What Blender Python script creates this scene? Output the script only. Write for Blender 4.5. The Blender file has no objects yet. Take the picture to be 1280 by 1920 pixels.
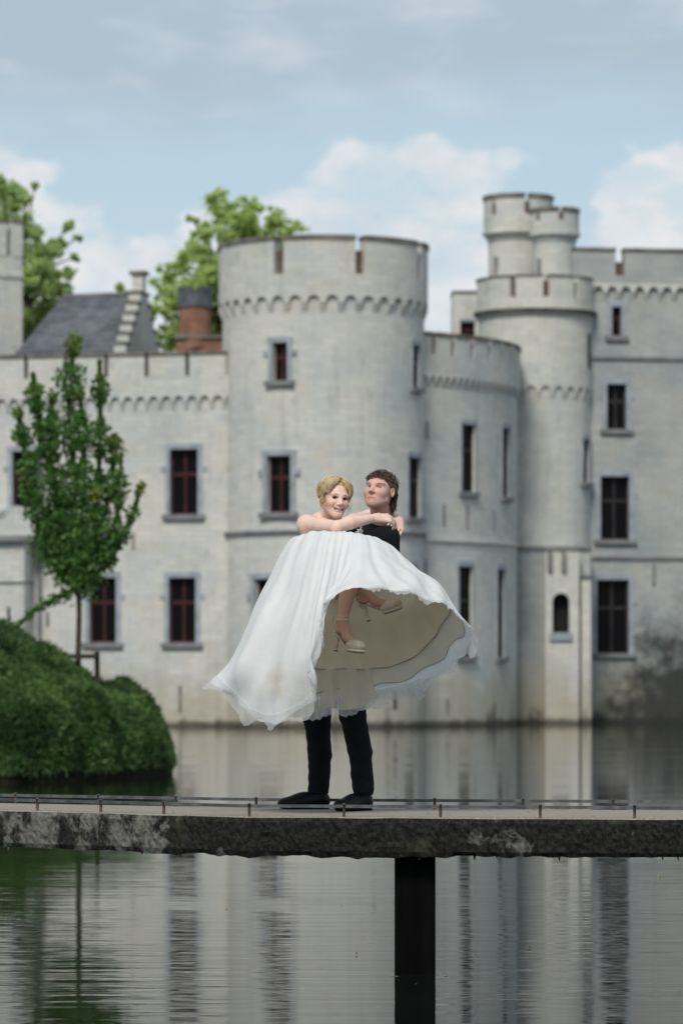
import bpy, math, random
import numpy as np
from mathutils import Vector, Matrix

random.seed(7)
rng = np.random.default_rng(11)
scene = bpy.context.scene
COL = scene.collection
R = math.radians

# ------------------------------------------------------------------ camera
ZC = 1.605                       # eye height over the water
F = 7200.0                       # focal length in photograph pixels
HY = 1278.0                      # horizon row in the photograph
cam_d = bpy.data.cameras.new('camera')
cam = bpy.data.objects.new('camera', cam_d)
COL.objects.link(cam)
cam.location = (0, 0, ZC)
cam.rotation_euler = (R(90), 0, 0)
cam_d.sensor_fit = 'VERTICAL'
cam_d.sensor_height = 36.0
cam_d.lens = 135.0
cam_d.shift_y = (HY - 960) / 1920
cam_d.clip_start = 0.5
cam_d.clip_end = 6000
cam_d.dof.use_dof = True
cam_d.dof.focus_distance = 21.8
cam_d.dof.aperture_fstop = 3.7
scene.camera = cam

# ------------------------------------------------------------------ sky and sun
SUN_DIR = Vector((-0.20, -0.64, 0.74)).normalized()       # towards the sun
sun_el = math.asin(SUN_DIR.z)
sun_az = math.atan2(SUN_DIR.x, SUN_DIR.y)
SKY = 0.1
world = bpy.data.worlds.new('World')
scene.world = world
world.use_nodes = True
wn, wl = world.node_tree.nodes, world.node_tree.links
wn.clear()
w_out = wn.new('ShaderNodeOutputWorld')
w_bg = wn.new('ShaderNodeBackground')
w_bg.inputs['Strength'].default_value = SKY
wl.new(w_bg.outputs[0], w_out.inputs[0])
w_sky = wn.new('ShaderNodeTexSky')
w_sky.sky_type = 'NISHITA'
w_sky.sun_disc = False
w_sky.sun_elevation = sun_el
w_sky.sun_rotation = sun_az
w_sky.dust_density = 1.6
w_sky.ozone_density = 1.5


def wmath(op, a, b=None, c=None):
    n = wn.new('ShaderNodeMath'); n.operation = op
    for i, v in enumerate((a, b, c)):
        if v is None: continue
        if isinstance(v, (int, float)): n.inputs[i].default_value = v
        else: wl.new(v, n.inputs[i])
    return n.outputs[0]


def wnoise(scale, detail, off, stretch=2.2, rough=0.55):
    mp = wn.new('ShaderNodeMapping')
    mp.inputs['Location'].default_value = off
    mp.inputs['Scale'].default_value = (scale, scale, scale * stretch)
    wl.new(w_tc.outputs['Generated'], mp.inputs['Vector'])
    n = wn.new('ShaderNodeTexNoise')
    n.inputs['Scale'].default_value = 1.0
    n.inputs['Detail'].default_value = detail
    n.inputs['Roughness'].default_value = rough
    wl.new(mp.outputs[0], n.inputs['Vector'])
    return n.outputs['Fac']


def wstep(v, lo, hi):
    n = wn.new('ShaderNodeMapRange'); n.interpolation_type = 'SMOOTHSTEP'
    n.inputs['From Min'].default_value = lo; n.inputs['From Max'].default_value = hi
    wl.new(v, n.inputs['Value'])
    return n.outputs[0]


def wmix(f, a, b):
    n = wn.new('ShaderNodeMix'); n.data_type = 'RGBA'
    wl.new(f, n.inputs['Factor'])
    for s, v in (('A', a), ('B', b)):
        sock = [i for i in n.inputs if i.name == s and i.type == 'RGBA'][0]
        if isinstance(v, tuple): sock.default_value = (v[0] / SKY, v[1] / SKY, v[2] / SKY, 1)
        else: wl.new(v, sock)
    return [o for o in n.outputs if o.type == 'RGBA'][0]


w_tc = wn.new('ShaderNodeTexCoord')
w_sep = wn.new('ShaderNodeSeparateXYZ')
wl.new(w_tc.outputs['Generated'], w_sep.inputs[0])
el = w_sep.outputs['Z']
n_big = wnoise(17, 4, (15.63, 35.98, 24.85), 1.6)
n_lump = wnoise(34, 6, (42.03, 36.77, 40.18), 1.3, 0.6)
n_deck = wnoise(11, 5, (22.59, 34.6, 40.19), 3.2)
n_deck2 = wnoise(24, 5, (41.61, 24.9, 44.44), 3.0)
n_fine = wnoise(60, 5, (45.7, 35.82, 55.11), 1.5, 0.6)
# clear air between the clouds, paled by haze
c0 = wmix(wstep(el, -0.5, 1.4), (0.49, 0.63, 0.71), w_sky.outputs[0])
# heaped clouds standing over the horizon all round
top = wmath('ADD', wmath('MULTIPLY', wmath('SUBTRACT', n_big, 0.5), 0.13), 0.1265)
top = wmath('ADD', top, wmath('MULTIPLY', wmath('SUBTRACT', n_lump, 0.5), 0.040))
f_cum = wstep(wmath('SUBTRACT', top, el), -0.001, 0.009)
cum_shade = wstep(wmath('ADD', wmath('MULTIPLY', n_lump, 0.6), wmath('MULTIPLY', n_fine, 0.4)), 0.36, 0.62)
c_cum = wmix(cum_shade, (0.55, 0.63, 0.70), (0.75, 0.75, 0.76))
holes = wstep(wnoise(26, 5, (57.03, 29.21, 30.57), 2.4), 0.36, 0.52)
c1 = wmix(wmath('MULTIPLY', f_cum, wmath('MULTIPLY_ADD', holes, 0.55, 0.40)), c0, c_cum)
c1 = wmix(wmath('MULTIPLY', wstep(el, 0.135, 0.05), 0.45), c1, (0.74, 0.765, 0.785))       # pale haze towards the horizon
# grey layer cloud higher up
dk = wmath('ADD', wmath('SUBTRACT', el, 0.1475), wmath('MULTIPLY', wmath('SUBTRACT', n_deck, 0.5), 0.045))
f_deck = wmath('MULTIPLY', wstep(dk, -0.012, 0.016), 0.88)
c_deck = wmix(wstep(n_deck2, 0.46, 0.80), (0.39, 0.48, 0.555), (0.58, 0.62, 0.675))
c2 = wmix(f_deck, c1, c_deck)
wl.new(c2, w_bg.inputs['Color'])

sun_d = bpy.data.lights.new('sun', 'SUN')
sun_d.energy = 2.4
sun_d.angle = R(16)
sun_d.color = (1.0, 0.95, 0.86)
sun = bpy.data.objects.new('sun', sun_d)
COL.objects.link(sun)
sun.rotation_euler = SUN_DIR.to_track_quat('Z', 'Y').to_euler()
sun.location = SUN_DIR * 50

cy = scene.cycles
cy.max_bounces = 6; cy.diffuse_bounces = 4; cy.glossy_bounces = 3; cy.transmission_bounces = 3; cy.transparent_max_bounces = 8
world.cycles.sampling_method = 'MANUAL'; world.cycles.sample_map_resolution = 256

vs = scene.view_settings
vs.view_transform = 'Standard'
vs.look = 'None'
vs.exposure = 0.13
vs.gamma = 1.0
vs.use_curve_mapping = False


# ------------------------------------------------------------------ helpers
def P(px, py, Y):
    """A point at distance Y that lies behind pixel (px, py) of the photograph."""
    return Vector(((px - 640) * Y / F, Y, ZC - (py - HY) * Y / F))


def PX(px, Y): return (px - 640) * Y / F
def PZ(py, Y): return ZC - (py - HY) * Y / F


def link(name, me, m=None, parent=None, smooth=False):
    o = bpy.data.objects.new(name, me)
    COL.objects.link(o)
    if m is not None:
        if isinstance(m, (list, tuple)):
            for q in m: me.materials.append(q)
        elif not me.materials: me.materials.append(m)
    if parent is not None: o.parent = parent
    if smooth:
        me.polygons.foreach_set('use_smooth', [True] * len(me.polygons))
    return o


def thing(name, label, cat, group=None, loc=(0, 0, 0)):
    o = bpy.data.objects.new(name, None)
    o.empty_display_size = 0.2
    COL.objects.link(o)
    o.location = loc
    return tag(o, label, cat, group)


def tag(o, label=None, cat=None, group=None, kind=None):
    if label: o['label'] = label
    if cat: o['category'] = cat
    if group: o['group'] = group
    if kind: o['kind'] = kind
    return o


class MB:
    """Collects verts, faces and per-corner uv, then becomes one mesh object."""
    def __init__(s): s.v, s.f, s.uv, s.mi = [], [], [], []
    def quad(s, pts, uv=None, mi=0):
        b = len(s.v)
        s.v += [tuple(p) for p in pts]
        s.f.append(tuple(range(b, b + len(pts))))
        s.uv += uv if uv else [(0, 0)] * len(pts)
        s.mi.append(mi)
    def box(s, a, b, M=None, mi=0):
        x0, y0, z0 = a; x1, y1, z1 = b
        c = [Vector(p) for p in ((x0,y0,z0),(x1,y0,z0),(x1,y1,z0),(x0,y1,z0),(x0,y0,z1),(x1,y0,z1),(x1,y1,z1),(x0,y1,z1))]
        if M is not None: c = [M @ p for p in c]
        for f in ((0,3,2,1),(4,5,6,7),(0,1,5,4),(1,2,6,5),(2,3,7,6),(3,0,4,7)):
            q = [c[i] for i in f]
            d0 = (q[1] - q[0]).length; d1 = (q[2] - q[1]).length
            s.quad(q, [(0, 0), (d0, 0), (d0, d1), (0, d1)], mi)
    def build(s, name, m, parent=None, smooth=False, weld=False):
        me = bpy.data.meshes.new(name)
        me.from_pydata(s.v, [], s.f)
        uvl = me.uv_layers.new(name='uv')
        uvl.data.foreach_set('uv', [c for p in s.uv for c in p])
        if isinstance(m, (list, tuple)):
            for q in m: me.materials.append(q)
            me.polygons.foreach_set('material_index', s.mi)
            m = None
        if weld:
            import bmesh
            bm = bmesh.new(); bm.from_mesh(me)
            bmesh.ops.remove_doubles(bm, verts=bm.verts, dist=1e-4)
            bmesh.ops.recalc_face_normals(bm, faces=bm.faces)
            bm.to_mesh(me); bm.free()
        me.update()
        return link(name, me, m, parent, smooth)


def tube(pts, radii, n=8, caps=True):
    """verts, faces of a swept tube."""
    pts = [Vector(p) for p in pts]
    V, Fc = [], []
    up = Vector((0.13, 0.21, 0.97)).normalized()
    for i, p in enumerate(pts):
        t = (pts[min(i + 1, len(pts) - 1)] - pts[max(i - 1, 0)]).normalized()
        if abs(t.dot(up)) > 0.95: a = t.cross(Vector((1, 0.2, 0))).normalized()
        else: a = t.cross(up).normalized()
        b = t.cross(a)
        r = radii[i] if hasattr(radii, '__len__') else radii
        for k in range(n):
            an = 2 * math.pi * k / n
            V.append(p + (a * math.cos(an) + b * math.sin(an)) * r)
    for i in range(len(pts) - 1):
        for k in range(n):
            Fc.append((i * n + k, i * n + (k + 1) % n, (i + 1) * n + (k + 1) % n, (i + 1) * n + k))
    if caps:
        Fc.append(tuple(range(n)))
        Fc.append(tuple(range((len(pts) - 1) * n, len(pts) * n))[::-1])
    return V, Fc


def add_tube(lst, pts, radii, n=8):
    V, Fc = tube(pts, radii, n)
    b = len(lst[0])
    lst[0].extend([tuple(v) for v in V])
    lst[1].extend([tuple(i + b for i in f) for f in Fc])


def mesh_of(name, V, Fc, m, parent=None, smooth=True):
    me = bpy.data.meshes.new(name)
    me.from_pydata([tuple(v) for v in V], [], Fc)
    me.update()
    return link(name, me, m, parent, smooth)


def np_mesh(name, verts, quads):
    me = bpy.data.meshes.new(name)
    nv, nq = len(verts), len(quads)
    me.vertices.add(nv); me.vertices.foreach_set('co', np.ascontiguousarray(verts, np.float32).ravel())
    me.loops.add(nq * 4); me.loops.foreach_set('vertex_index', np.ascontiguousarray(quads, np.int32).ravel())
    me.polygons.add(nq)
    me.polygons.foreach_set('loop_start', np.arange(0, nq * 4, 4, dtype=np.int32))
    me.polygons.foreach_set('loop_total', np.full(nq, 4, np.int32))
    me.update(calc_edges=True)
    return me


def leaf_mesh(name, C, size, up=0.0, aspect=0.55, seed=1, out=None):
    """one small folded leaf blade at every centre in C."""
    r = np.random.default_rng(seed)
    n = len(C)
    a = r.normal(size=(n, 3)); a[:, 2] += up
    if out is not None: a += out
    a /= np.linalg.norm(a, axis=1, keepdims=True)
    b = r.normal(size=(n, 3)); b -= (b * a).sum(1, keepdims=True) * a
    b /= np.linalg.norm(b, axis=1, keepdims=True)
    c = np.cross(a, b)
    L = size * r.uniform(0.6, 1.35, (n, 1))
    v = np.stack([C - a * L * 0.5, C + b * L * aspect * 0.5 + c * L * 0.09, C + a * L * 0.5, C - b * L * aspect * 0.5 + c * L * 0.09], 1)
    return np_mesh(name, v.reshape(-1, 3), np.arange(n * 4).reshape(n, 4))


# ------------------------------------------------------------------ materials
class Mat:
    def __init__(s, name, rough=0.8, spec=0.3):
        s.m = bpy.data.materials.new(name); s.m.use_nodes = True
        s.t = s.m.node_tree; s.n = s.t.nodes; s.l = s.t.links
        s.b = s.n['Principled BSDF']; s.out = s.n['Material Output']
        s.b.inputs['Roughness'].default_value = rough
        s.b.inputs['Specular IOR Level'].default_value = spec
        s._tc = None
    def set(s, sock, v):
        if isinstance(v, (int, float)): sock.default_value = v
        elif isinstance(v, tuple): sock.default_value = (*v, 1) if (len(v) == 3 and sock.type == 'RGBA') else v
        else: s.l.new(v, sock)
    def tc(s, what='Object'):
        if s._tc is None: s._tc = s.n.new('ShaderNodeTexCoord')
        return s._tc.outputs[what]
    def geo(s): return s.n.new('ShaderNodeNewGeometry')
    def map(s, scale=(1, 1, 1), loc=(0, 0, 0), what='Object', rot=(0, 0, 0)):
        m = s.n.new('ShaderNodeMapping'); s.l.new(s.tc(what), m.inputs[0])
        m.inputs['Scale'].default_value = scale; m.inputs['Location'].default_value = loc; m.inputs['Rotation'].default_value = rot
        return m.outputs[0]
    def noise(s, scale, detail=4, rough=0.55, vec=None, dist=0.0):
        n = s.n.new('ShaderNodeTexNoise')
        s.set(n.inputs['Vector'], vec if vec is not None else s.tc())
        n.inputs['Scale'].default_value = scale; n.inputs['Detail'].default_value = detail
        n.inputs['Roughness'].default_value = rough; n.inputs['Distortion'].default_value = dist
        return n.outputs['Fac']
    def math(s, op, a, b=0.0, clamp=False):
        n = s.n.new('ShaderNodeMath'); n.operation = op; n.use_clamp = clamp
        s.set(n.inputs[0], a); s.set(n.inputs[1], b)
        return n.outputs[0]
    def step(s, v, lo, hi, o0=0.0, o1=1.0):
        n = s.n.new('ShaderNodeMapRange'); n.interpolation_type = 'SMOOTHSTEP'
        n.inputs['From Min'].default_value = lo; n.inputs['From Max'].default_value = hi
        n.inputs['To Min'].default_value = o0; n.inputs['To Max'].default_value = o1
        s.set(n.inputs['Value'], v)
        return n.outputs[0]
    def mix(s, f, a, b, blend='MIX'):
        n = s.n.new('ShaderNodeMix'); n.data_type = 'RGBA'; n.blend_type = blend
        s.set(n.inputs['Factor'], f)
        A = [i for i in n.inputs if i.name == 'A' and i.type == 'RGBA'][0]
        B = [i for i in n.inputs if i.name == 'B' and i.type == 'RGBA'][0]
        s.set(A, a); s.set(B, b)
        return [o for o in n.outputs if o.type == 'RGBA'][0]
    def sep(s, v):
        n = s.n.new('ShaderNodeSeparateXYZ'); s.l.new(v, n.inputs[0]); return n.outputs
    def bump(s, h, strength=0.3, dist=0.01, normal=None):
        n = s.n.new('ShaderNodeBump'); n.inputs['Strength'].default_value = strength; n.inputs['Distance'].default_value = dist
        s.set(n.inputs['Height'], h)
        if normal is not None: s.l.new(normal, n.inputs['Normal'])
        s.l.new(n.outputs[0], s.b.inputs['Normal'])
        return n.outputs[0]
    def color(s, c): s.set(s.b.inputs['Base Color'], c); return s


def simple(name, c, rough=0.7, var=0.15, scale=6.0, spec=0.3, bump=0.0):
    k = Mat(name, rough, spec)
    lo = tuple(x * (1 - var) for x in c); hi = tuple(min(1, x * (1 + var)) for x in c)
    n = k.noise(scale, 5)
    k.color(k.mix(k.step(n, 0.3, 0.7), lo, hi))
    if bump: k.bump(n, bump, 0.01)
    return k.m


def wall_mat(name, base=(0.66, 0.645, 0.60), cool=(0.565, 0.585, 0.575), warm=(0.64, 0.585, 0.49), stain=None, dirt=1.0):
    """limewashed brick: courses in the uv map, patches, run-off streaks and grime by the waterline."""
    k = Mat(name, 0.9, 0.15)
    br = k.n.new('ShaderNodeTexBrick')
    k.l.new(k.tc('UV'), br.inputs['Vector'])
    br.inputs['Scale'].default_value = 1.0
    br.inputs['Brick Width'].default_value = 0.58; br.inputs['Row Height'].default_value = 0.205
    br.inputs['Mortar Size'].default_value = 0.018; br.inputs['Mortar Smooth'].default_value = 0.4
    br.inputs['Color1'].default_value = (0.74, 0.75, 0.76, 1); br.inputs['Color2'].default_value = (1.10, 1.09, 1.06, 1)
    br.inputs['Mortar'].default_value = (0.74, 0.74, 0.74, 1)
    n1 = k.noise(0.42, 6, 0.6)
    n2 = k.noise(1.7, 6, 0.62)
    st = k.noise(1.0, 5, 0.6, k.map((2.6, 2.6, 0.22)))
    n3 = k.noise(0.95, 5, 0.6, k.map((1, 1, 1), (7, 3, 5)))
    c = k.mix(k.step(n1, 0.40, 0.66), base, cool)
    c = k.mix(k.math('MULTIPLY', k.step(n3, 0.50, 0.72), 0.55), c, warm)
    c = k.mix(k.math('MULTIPLY', k.step(st, 0.50, 0.78), 0.32), c, (0.34, 0.35, 0.34))
    c = k.mix(k.math('MULTIPLY', k.step(k.noise(2.6, 6, .7, k.map((1, 1, .6), (3, 8, 1))), 0.52, 0.70), 0.40), c, (0.36, 0.36, 0.34))
    c = k.mix(k.math('MULTIPLY', k.step(n2, 0.56, 0.80), 0.45), c, (0.63, 0.62, 0.58))
    c = k.mix(k.math('MULTIPLY', k.step(k.noise(5.5, 6, 0.65), 0.60, 0.78), 0.35), c, (0.25, 0.24, 0.21))
    c = k.mix(0.40, c, br.outputs['Color'], 'MULTIPLY')
    z = k.sep(k.geo().outputs['Position'])[2]
    hgt = k.math('ADD', z, k.math('MULTIPLY', k.math('SUBTRACT', k.noise(0.8, 6, 0.7), 0.5), -4.0))
    hgt = k.math('ADD', hgt, k.math('MULTIPLY', k.math('SUBTRACT', st, 0.5), -2.5))
    c = k.mix(k.math('MULTIPLY', k.step(hgt, 3.0, 0.3), 0.66 * dirt), c, (0.40, 0.345, 0.245))
    c = k.mix(k.math('MULTIPLY', k.step(hgt, 0.35, -0.5), 0.8), c, (0.07, 0.07, 0.06))
    c = k.mix(k.math('MULTIPLY', k.step(k.math('ADD', z, k.math('MULTIPLY', k.math('SUBTRACT', n2, .5), .3)), 0.30, 0.10), 0.85), c, (0.06, 0.055, 0.045))
    if stain:
        (sx, sz, rx, rz) = stain
        ps = k.sep(k.geo().outputs['Position'])
        dx = k.math('DIVIDE', k.math('SUBTRACT', ps[0], sx), rx)
        dz = k.math('DIVIDE', k.math('SUBTRACT', ps[2], sz), rz)
        d = k.math('ADD', k.math('MULTIPLY', dx, dx), k.math('MULTIPLY', dz, dz))
        d = k.math('ADD', d, k.math('MULTIPLY', k.math('SUBTRACT', k.noise(1.1, 7, 0.72), 0.5), 3.6))
        c = k.mix(k.math('MULTIPLY', k.step(d, 1.5, 0.0), 0.94), c, (0.035, 0.038, 0.036))
    k.color(c)
    h = k.math('ADD', k.math('MULTIPLY', br.outputs['Fac'], -0.4), k.noise(9, 6, 0.65))
    k.bump(h, 0.6, 0.03)
    return k.m


def leaf_mat(name, dark, mid, light, trans=0.35, clump=None):
    k = Mat(name, 0.55, 0.25)
    g = k.geo()
    rnd = g.outputs['Random Per Island']
    c = k.mix(k.step(rnd, 0.0, 0.6), dark, mid)
    c = k.mix(k.math('MULTIPLY', k.step(rnd, 0.62, 1.0), 0.85), c, light)
    n = k.noise(1.3, 3)
    c = k.mix(k.step(n, 0.35, 0.7), c, mid)
    if clump:
        n2 = k.noise(clump, 3, .55, k.map((1, 1, 1), (4, 7, 2)))
        c = k.mix(k.math('MULTIPLY', k.step(n2, .52, .38), .75), c, dark); c = k.mix(k.math('MULTIPLY', k.step(n2, .54, .70), .6), c, light)
    k.color(c)
    tr = k.n.new('ShaderNodeBsdfTranslucent')
    k.l.new(k.mix(0.4, c, light), tr.inputs['Color'])
    ms = k.n.new('ShaderNodeMixShader'); ms.inputs[0].default_value = trans
    k.l.new(k.b.outputs[0], ms.inputs[1]); k.l.new(tr.outputs[0], ms.inputs[2])
    k.l.new(ms.outputs[0], k.out.inputs[0])
    return k.m


M = {}
M['wall'] = wall_mat('limewashed_brick')
M['wall_shade'] = wall_mat('limewashed_brick_shaded', (0.46, 0.465, 0.45), (0.35, 0.38, 0.39), (0.44, 0.41, 0.36), stain=(PX(1275, 147.5), 0.3, 3.2, 3.9))  # darker wall copy with shade put into its colours; the stain is moss
M['coping'] = simple('lichened_coping_stone', (0.19, 0.175, 0.145), 0.9, 0.4, 1.6)
M['bare'] = simple('bare_brown_stone', (0.145, 0.105, 0.08), 0.9, 0.3, 3)
M['stone'] = simple('blue_grey_dressed_stone', (0.33, 0.36, 0.40), 0.8, 0.2, 1.8)
M['sill'] = simple('grey_sill_stone', (0.21, 0.21, 0.21), 0.85, 0.25, 2.0)
M['red_wood'] = simple('dark_red_painted_wood', (0.062, 0.016, 0.017), 0.6, 0.2, 3)
M['dark_wood'] = simple('blackish_painted_wood', (0.035, 0.028, 0.028), 0.5, 0.2, 3)
M['iron'] = simple('dark_iron', (0.05, 0.05, 0.052), 0.6, 0.2, 5)
M['slate'] = simple('slate', (0.105, 0.115, 0.13), 0.55, 0.3, 2.2)
M['brick'] = simple('weathered_red_brick', (0.26, 0.135, 0.095), 0.9, 0.25, 3)
k = Mat('window_glass', 0.22, 0.07); k.color((0.006, 0.006, 0.007)); M['glass'] = k.m
M['void'] = simple('recess_shade', (0.012, 0.012, 0.013), 0.9, 0.1)  # near-black colour stands in for the shade inside slits, flue and niche

# ------------------------------------------------------------------ water, ground
def plane(name, x0, x1, y0, y1, z, m):
    b = MB(); b.quad([(x0, y0, z), (x1, y0, z), (x1, y1, z), (x0, y1, z)])
    return tag(b.build(name, m), kind='structure')


k = Mat('moat_water', 0.02, 0.5)
k.b.inputs['IOR'].default_value = 1.333; k.b.inputs['Specular IOR Level'].default_value = 0.135
k.color(k.mix(k.step(k.noise(0.12, 3), 0.35, 0.65), (0.004, 0.0055, 0.0045), (0.008, 0.0095, 0.008)))
w1 = k.noise(1.0, 3, 0.5, k.map((0.55, 3.4, 1)))
w2 = k.noise(1.0, 2, 0.5, k.map((2.2, 11.0, 1), (3, 9, 0)))
w3 = k.noise(1.0, 2, 0.5, k.map((0.10, 0.16, 1), (1, 5, 0)))
calm = k.step(w3, 0.36, 0.62, 0.25, 1.0)
h = k.math('MULTIPLY', k.math('ADD', w1, k.math('MULTIPLY', w2, 0.22)), calm)
k.bump(h, 1.0, 0.0075)
M['water'] = k.m
plane('water', -400, 400, 9, 170, 0.0, M['water'])

k = Mat('meadow', 0.95, 0.1)
k.color(k.mix(k.step(k.noise(0.6, 6), 0.3, 0.7), (0.035, 0.06, 0.015), (0.07, 0.10, 0.03)))
M['meadow'] = k.m
plane('ground', -3000, 3000, -3000, 4000, -1.6, M['meadow'])
bk = MB()
for y0, y1, z in ((152, 160, 1.0),):
    bk.quad([(-400, 160, 1.1), (400, 160, 1.1), (400, 4000, 1.1), (-400, 4000, 1.1)])
    bk.quad([(-400, 153, -1.6), (400, 153, -1.6), (400, 160, 1.1), (-400, 160, 1.1)])
tag(bk.build('terrain', M['meadow']), kind='structure')
bk = MB()
bk.quad([(-400, -300, 0.2), (400, -300, 0.2), (400, 9, 0.2), (-400, 9, 0.2)])
bk.quad([(-400, 9, 0.2), (400, 9, 0.2), (400, 12, -1.6), (-400, 12, -1.6)])
tag(bk.build('bank', M['meadow']), kind='structure')


# ------------------------------------------------------------------ castle: surfaces
class Cyl:
    """round wall about a vertical axis; s is arc length from the side that faces the camera, + to the right."""
    def __init__(s, px, Yc, Rpx=None, Rm=None):
        s.c = Vector((PX(px, Yc), Yc)); s.R = Rm if Rm else Rpx * Yc / F
    def at(s, a, z, d=0.0):
        th = a / s.R
        return Vector((s.c.x + (s.R + d) * math.sin(th), s.c.y - (s.R + d) * math.cos(th), z))
    def nrm(s, a):
        th = a / s.R
        return Vector((math.sin(th), -math.cos(th), 0))
    def s_of(s, px):
        u = (px - 640) / F                   # ray x = u*y
        A = 1 + u * u; B = -2 * (s.c.x * u + s.c.y); C = s.c.x ** 2 + s.c.y ** 2 - s.R ** 2
        D = B * B - 4 * A * C
        y = (-B - math.sqrt(max(D, 0))) / (2 * A)
        x = u * y
        return math.atan2(x - s.c.x, -(y - s.c.y)) * s.R
    def z_of(s, px, py): return PZ(py, s.at(s.s_of(px), 0).y)
    def full(s): return (-math.pi * s.R, math.pi * s.R)
    def off(s, d): return Cyl(640 + s.c.x * F / s.c.y, s.c.y, Rm=s.R + d)


class Flat:
    def __init__(s, pxA, YA, pxB, YB):
        s.A = Vector((PX(pxA, YA), YA)); s.B = Vector((PX(pxB, YB), YB))
        s.L = (s.B - s.A).length; s.t = (s.B - s.A) / s.L
        s.n = Vector((s.t.y, -s.t.x))
    def at(s, a, z, d=0.0):
        p = s.A + s.t * a + s.n * d
        return Vector((p.x, p.y, z))
    def nrm(s, a): return Vector((s.n.x, s.n.y, 0))
    def s_of(s, px):
        u = (px - 640) / F
        return (u * s.A.y - s.A.x) / (s.t.x - u * s.t.y)
    def z_of(s, px, py): return PZ(py, s.at(s.s_of(px), 0).y)


def breaks(a, b, step, extra=()):
    n = max(1, int(math.ceil((b - a) / step)))
    v = [a + (b - a) * i / n for i in range(n + 1)] + [e for e in extra if a < e < b]
    v = sorted(v); o = [v[0]]
    for x in v[1:]:
        if x - o[-1] > 1e-4: o.append(x)
    return o


def wall_surface(name, S, s0, s1, z0, z1, holes, m, parent, ds=0.35, depth=0.45):
    """outer skin of a wall with real window openings and their reveals."""
    sb = breaks(s0, s1, ds, [x for h in holes for x in h[:2]])
    zb = breaks(z0, z1, 50, [x for h in holes for x in h[2:4]])
    b = MB()
    for i in range(len(sb) - 1):
        a, c = sb[i], sb[i + 1]; mid = (a + c) / 2
        for j in range(len(zb) - 1):
            p, q = zb[j], zb[j + 1]; mz = (p + q) / 2
            if any(h[0] < mid < h[1] and h[2] < mz < h[3] for h in holes): continue
            b.quad([S.at(a, p), S.at(c, p), S.at(c, q), S.at(a, q)], [(a, p), (c, p), (c, q), (a, q)])
        for h in holes:
            if h[0] < mid < h[1]:
                for zz in (h[2], h[3]):
                    b.quad([S.at(a, zz), S.at(c, zz), S.at(c, zz, -depth), S.at(a, zz, -depth)], [(a, zz), (c, zz), (c, zz + depth), (a, zz + depth)])
    for h in holes:
        for ss in (h[0], h[1]):
            b.quad([S.at(ss, h[2]), S.at(ss, h[3]), S.at(ss, h[3], -depth), S.at(ss, h[2], -depth)], [(ss, h[2]), (ss, h[3]), (ss + depth, h[3]), (ss + depth, h[2])])
    return b.build(name, m, parent, weld=True)


def block(S, sa, sb_, z0, z1, d0, d1, b=None, ds=0.35):
    """a solid that follows the wall: from sa to sb_, z0..z1, offset d0 (back) .. d1 (front)."""
    b = b or MB()
    v = breaks(sa, sb_, ds)
    for i in range(len(v) - 1):
        a, c = v[i], v[i + 1]
        b.quad([S.at(a, z0, d1), S.at(c, z0, d1), S.at(c, z1, d1), S.at(a, z1, d1)], [(a, z0), (c, z0), (c, z1), (a, z1)])
        b.quad([S.at(c, z0, d0), S.at(a, z0, d0), S.at(a, z1, d0), S.at(c, z1, d0)], [(c, z0), (a, z0), (a, z1), (c, z1)])
        b.quad([S.at(a, z1, d1), S.at(c, z1, d1), S.at(c, z1, d0), S.at(a, z1, d0)], [(a, z1), (c, z1), (c, z1 + .3), (a, z1 + .3)])
        b.quad([S.at(a, z0, d0), S.at(c, z0, d0), S.at(c, z0, d1), S.at(a, z0, d1)], [(a, z0), (c, z0), (c, z0 + .3), (a, z0 + .3)])
    for a, fl in ((v[0], 0), (v[-1], 1)):
        q = [S.at(a, z0, d0), S.at(a, z0, d1), S.at(a, z1, d1), S.at(a, z1, d0)]
        b.quad(q if not fl else q[::-1], [(d0, z0), (d1, z0), (d1, z1), (d0, z1)])
    return b


def arch_bay(S, sc, w, z_top, z_spr, z_bot, D, parent, m):
    """one bay of the corbel table: a little arch between two half corbels."""
    b = MB()
    a = 0.34 * w; hgt = min(a * 1.15, z_top - z_spr - 0.04)
    xs = [-w / 2, -a] + [-a * math.cos(math.pi * i / 8) for i in range(1, 8)] + [a, w / 2]
    zb = lambda x: z_spr + hgt * math.sqrt(max(0, 1 - (x / a) ** 2))
    for i in range(len(xs) - 1):
        x0, x1 = xs[i], xs[i + 1]
        p, q = sc + x0, sc + x1
        pier = i == 0 or i == len(xs) - 2
        za, zc = (z_spr, z_spr) if pier else (zb(x0), zb(x1))
        b.quad([S.at(p, za, D), S.at(q, zc, D), S.at(q, z_top, D), S.at(p, z_top, D)], [(p, za), (q, zc), (q, z_top), (p, z_top)])
        if pier:
            b.quad([S.at(p, z_bot, 0), S.at(q, z_bot, 0), S.at(q, z_spr, D), S.at(p, z_spr, D)], [(p, z_bot), (q, z_bot), (q, z_spr), (p, z_spr)])
            e = q if i == 0 else p
            b.quad([S.at(e, z_bot, 0), S.at(e, z_spr, D), S.at(e, z_spr, -0.02)], [(0, 0), (0, 1), (1, 1)])
        else:
            b.quad([S.at(p, za, D), S.at(q, zc, D), S.at(q, zc, -0.02), S.at(p, za, -0.02)], [(p, za), (q, zc), (q, zc + .2), (p, za + .2)])
    return b.build('corbel_arch', m, parent, weld=True)


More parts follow.
